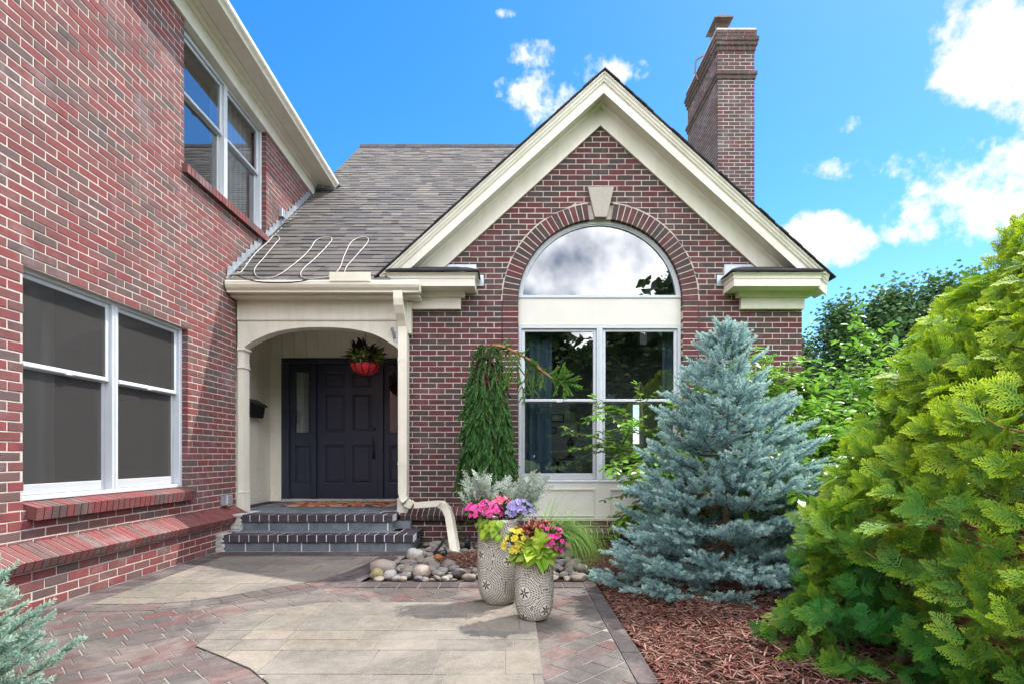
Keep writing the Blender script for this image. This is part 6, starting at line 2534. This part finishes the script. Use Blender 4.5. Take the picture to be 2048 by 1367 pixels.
def tree_meshes(h, w, seed, n_cl, leaf, mat, narrow=False):
    """trunk with limbs, and a crown of leaf clusters gathered about the limb ends"""
    r = random.Random(seed)
    m, sc = MB(), Scatter([CL])
    m.tube([(0, 0, -0.1), (0.05 * h * .2, 0, h * .4), (0, 0.02 * h, h * .92)], [0.022 * h, 0.014 * h, 0.003 * h], 8)
    for i in range(n_cl):
        fr = r.uniform(0.12, 0.97)
        wid = w * (math.sin(min(1, (1.04 - fr) * 1.25) * PI / 2) * (0.45 + 0.55 * min(1, fr / 0.35)))
        a = r.random() * 2 * PI
        k = math.sqrt(r.uniform(0.12, 1.0)) * (1 + 0.22 * math.sin(3 * a + seed) + 0.12 * math.sin(7 * a + 5 * fr))
        c = Vector((math.cos(a) * wid * k, math.sin(a) * wid * k, h * fr + r.gauss(0, .02) * h))
        z0 = max(0.12 * h, c.z - 0.16 * h)
        if r.random() < 0.35:
            m.tube([(0, 0, z0), Vector((0, 0, z0)).lerp(c, .6) + Vector((0, 0, .02 * h)), c], [0.006 * h, 0.004 * h, 0.0015 * h], 5, 0, False)
        s = h * r.uniform(0.030, 0.062)
        up_ = 1.15 if narrow else 0.75
        for j in range(30):
            g3 = [max(-1.5, min(1.5, r.gauss(0, 1))) for _ in range(3)]
            q = c + Vector((g3[0] * s, g3[1] * s, g3[2] * s * up_))
            sc.put(q, rdir(r, 0.1), rdir(r, 0.9), leaf * r.uniform(.7, 1.3), rnd=min(1, max(0, 0.5 + r.gauss(0, .3))))
    a = m.build('trunk', 'bark')
    b = sc.build('crown', mat)
    return a, b


def stand(protos, spots, name, labels, group):
    """each tree an Empty with its own trunk and crown; meshes are shared"""
    for i, ((x, y, s, rz, k), lab) in enumerate(zip(spots, labels)):
        t = thing(name, (x, y, -0.06), lab, 'tree', group)
        t.rotation_euler = (0, 0, rz)
        t.scale = (s, s, s)
        for o in protos[k]:
            c = o.copy()
            COL.objects.link(c)
            c.parent = t


pa = tree_meshes(8.0, 1.9, 51, 480, 0.17, 'tree_leaf', True)
pb = tree_meshes(7.4, 2.4, 52, 480, 0.17, 'tree_leaf', True)
pc = tree_meshes(11.0, 4.6, 53, 420, 0.55, 'tree_leaf_far')
pd = tree_meshes(9.0, 4.2, 54, 420, 0.52, 'tree_leaf_far')
spots = [(11.6, 19.5, 0.80, 0.3, 0), (13.0, 19.0, 0.90, 2.0, 1), (14.6, 19.0, 0.88, 1.2, 0), (16.3, 19.6, 0.98, 4.0, 1), (18.2, 19.8, 0.98, 5.1, 0), (20.4, 20.0, 1.02, 2.6, 1), (14.6, 22.5, 0.86, 3.3, 1), (11.0, 21.5, 0.74, 1.1, 1)]
stand([pa, pb, pc, pd], spots, 'background_tree',
      ['dark green tree just right of the gable cornice, its top lowest of the row behind', 'dense green tree second from the gable in the row behind the shrubs', 'pointed green tree in the middle of the row behind the leafy shrub',
       'tall green tree behind the upper slope of the cedar', 'tall green tree half hidden by the cedar crown', 'green tree behind the cedar top at the right edge', 'green tree standing behind the gaps of the front row',
       'low dark tree beside the end of the gable wall, behind the row'], 'trees behind the shrubs on the right')
rf_spots = [(-17, -24, 1.0, 0.4, 2), (-10.5, -27, 0.92, 1.9, 3), (-4.2, -26, 1.0, 3.0, 2), (2.2, -29, 1.25, 0.7, 3), (8.0, -27, 0.95, 5.0, 2), (14.1, -24, 1.45, 2.2, 2), (20, -25, 1.2, 4.1, 3), (-24, -20, 1.05, 5.5, 3), (27, -18, 1.1, 1.0, 2), (-7, -22, 0.8, 2.0, 3), (5.2, -23, 0.92, 3.2, 3), (-1, -21, 0.62, 3.9, 3), (11, -20, 1.0, 1.2, 3), (17, -19, 1.1, 2.9, 2)]
stand([pa, pb, pc, pd], rf_spots, 'yard_tree', ['dark leafy tree across the yard, seen mirrored in the window panes'] * len(rf_spots), 'trees across the yard mirrored in the windows')
for pr in (pa, pb, pc, pd):
    for o in pr:
        bpy.data.objects.remove(o, do_unlink=True)

# ================================================================ LIGHT, SKY, CAMERA
sd = Vector((0.50, 0.345, 1.0)).normalized()          # towards the sun
elev = math.asin(sd.z)
sun = bpy.data.lights.new('sun', 'SUN')
sun.energy = 2.8
sun.angle = math.radians(0.6)
sun.color = (1.0, 0.95, 0.87)
so = bpy.data.objects.new('sun', sun)
COL.objects.link(so)
so.rotation_euler = sd.to_track_quat('Z', 'Y').to_euler()

W = bpy.data.worlds.new('World')
S.world = W
W.use_nodes = True
nt = W.node_tree
nt.nodes.clear()


def nn(k, **kw):
    n = nt.nodes.new(k)
    for a, b in kw.items():
        setattr(n, a, b)
    return n


def mth(op, a, b=None, cl=False):
    m_ = nn('ShaderNodeMath', operation=op, use_clamp=cl)
    for i, v in enumerate((a, b)):
        if v is None:
            continue
        if isinstance(v, (int, float)):
            m_.inputs[i].default_value = v
        else:
            nt.links.new(v, m_.inputs[i])
    return m_.outputs[0]


sky = nn('ShaderNodeTexSky', sky_type='NISHITA')
sky.sun_disc = False
sky.sun_elevation = elev
sky.sun_rotation = math.atan2(sd.x, sd.y)
sky.altitude = 200
sky.air_density = 1.0
sky.dust_density = 0.35
sky.ozone_density = 2.2
hs = nn('ShaderNodeHueSaturation')
hs.inputs['Saturation'].default_value = 1.40
hs.inputs['Value'].default_value = 0.66
hs.inputs['Hue'].default_value = 0.502
nt.links.new(sky.outputs[0], hs.inputs['Color'])
tc = nn('ShaderNodeTexCoord')
sx3 = nn('ShaderNodeSeparateXYZ')
nt.links.new(tc.outputs['Generated'], sx3.inputs[0])
dx_, dy_, dz_ = sx3.outputs
# clouds stand where the sky has them: bearing and height as slopes from the viewer
ay = mth('MAXIMUM', mth('ABSOLUTE', dy_), 0.05)
az_, el_ = mth('DIVIDE', dx_, ay), mth('DIVIDE', dz_, ay)
noi = nn('ShaderNodeTexNoise')
noi.inputs['Scale'].default_value = 13
noi.inputs['Detail'].default_value = 8
noi.inputs['Roughness'].default_value = 0.62
nt.links.new(tc.outputs['Generated'], noi.inputs['Vector'])
noi2 = nn('ShaderNodeTexNoise')
noi2.inputs['Scale'].default_value = 42
noi2.inputs['Detail'].default_value = 6
noi2.inputs['Roughness'].default_value = 0.6
nt.links.new(tc.outputs['Generated'], noi2.inputs['Vector'])


def px(x_, y_):
    return (x_ - VX) / F, (VY - y_) / F


front = mth('GREATER_THAN', dy_, 0.0)
clouds = [  # x, y, half width, half height, amount
    (1060, 108, 75, 32, 0.55), (1072, 190, 85, 55, 0.62), (1092, 240, 50, 35, 0.35), (1215, 138, 85, 34, 0.60), (1012, 28, 22, 14, 0.45),
    (1985, 95, 130, 135, 1.45), (1920, 165, 75, 60, 1.2), (1650, 478, 112, 58, 1.8), (1610, 470, 60, 40, 1.5), (1985, 395, 190, 120, 1.1), (1830, 445, 75, 62, 1.1),
    (1760, 338, 150, 28, 0.42), (1850, 310, 120, 30, 0.40), (2040, 330, 120, 70, 1.1), (2100, 230, 110, 50, 0.7), (1700, 250, 60, 18, 0.2), (2400, 300, 260, 160, 1.2), (-300, 300, 260, 90, 0.9)]
dens = None
for (cx_, cy_, rx_, ry_, am) in clouds:
    a_, b_ = px(cx_, cy_)
    u_ = mth('DIVIDE', mth('SUBTRACT', az_, a_), rx_ / F)
    v_ = mth('DIVIDE', mth('SUBTRACT', el_, b_), ry_ / F)
    q_ = mth('SUBTRACT', 1.0, mth('ADD', mth('MULTIPLY', u_, u_), mth('MULTIPLY', v_, v_)))
    q_ = mth('MINIMUM', mth('MULTIPLY', q_, am), mth('MULTIPLY', q_, 2.0))
    dens = q_ if dens is None else mth('MAXIMUM', dens, q_)
nz = mth('ADD', mth('MULTIPLY', mth('SUBTRACT', noi.outputs[0], 0.5), 3.6), mth('MULTIPLY', mth('SUBTRACT', noi2.outputs[0], 0.5), 1.9))
df_ = mth('MULTIPLY', mth('SUBTRACT', mth('ADD', dens, nz), 0.05), 0.95, True)
df_ = mth('MULTIPLY', mth('MULTIPLY', df_, front), mth('GREATER_THAN', dens, -0.8))
# behind the viewer: broad grey-white cloud, as the panes mirror it
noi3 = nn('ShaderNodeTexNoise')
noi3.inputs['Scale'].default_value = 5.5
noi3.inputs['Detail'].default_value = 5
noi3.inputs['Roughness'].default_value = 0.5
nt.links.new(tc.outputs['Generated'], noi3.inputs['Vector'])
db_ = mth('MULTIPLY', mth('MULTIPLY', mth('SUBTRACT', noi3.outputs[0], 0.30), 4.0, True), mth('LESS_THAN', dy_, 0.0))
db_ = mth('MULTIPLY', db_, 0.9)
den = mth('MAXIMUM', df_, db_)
ss = nn('ShaderNodeMapRange', interpolation_type='SMOOTHSTEP')
nt.links.new(den, ss.inputs[0])
shade = nn('ShaderNodeMapRange')
nt.links.new(noi3.outputs[0], shade.inputs[0])
shade.inputs[1].default_value, shade.inputs[2].default_value = 0.36, 0.62
shade.inputs[3].default_value, shade.inputs[4].default_value = 0.62, 1.15
level = mth('ADD', mth('MULTIPLY', front, 2.9), mth('MULTIPLY', mth('LESS_THAN', dy_, 0.0), 17.0))     # bank behind faces the sun, raised further to fill the shaded front with light
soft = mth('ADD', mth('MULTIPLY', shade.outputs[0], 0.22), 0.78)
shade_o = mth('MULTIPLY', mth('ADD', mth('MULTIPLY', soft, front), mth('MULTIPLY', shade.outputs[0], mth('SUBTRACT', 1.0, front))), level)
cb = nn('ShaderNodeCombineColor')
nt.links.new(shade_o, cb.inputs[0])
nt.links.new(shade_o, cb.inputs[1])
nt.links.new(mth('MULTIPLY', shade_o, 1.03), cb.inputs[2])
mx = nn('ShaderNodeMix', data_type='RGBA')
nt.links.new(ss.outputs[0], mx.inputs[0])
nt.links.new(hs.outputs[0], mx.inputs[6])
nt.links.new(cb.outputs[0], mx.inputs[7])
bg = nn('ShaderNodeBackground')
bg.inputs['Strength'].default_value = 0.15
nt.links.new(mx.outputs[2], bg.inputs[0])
wo = nn('ShaderNodeOutputWorld')
nt.links.new(bg.outputs[0], wo.inputs[0])
W.cycles.sampling_method = 'MANUAL'
W.cycles.sample_map_resolution = 512

cam = bpy.data.cameras.new('camera')
cam.sensor_width = 36.0
cam.lens = F / 2048 * 36.0
cam.shift_x = (1024 - VX) / 2048
cam.shift_y = (VY - 683.5) / 2048
cam.clip_start = 0.05
cam.clip_end = 1000
co = bpy.data.objects.new('camera', cam)
COL.objects.link(co)
co.location = (0, 0, H)
co.rotation_euler = (PI / 2, 0, 0)
S.camera = co

S.view_settings.view_transform = 'Standard'
S.view_settings.look = 'None'
S.view_settings.gamma = 1
S.view_settings.exposure = 1.52
S.cycles.use_denoising = True
S.cycles.max_bounces = 10
S.cycles.transparent_max_bounces = 24
S.cycles.caustics_reflective = False
S.cycles.caustics_refractive = False
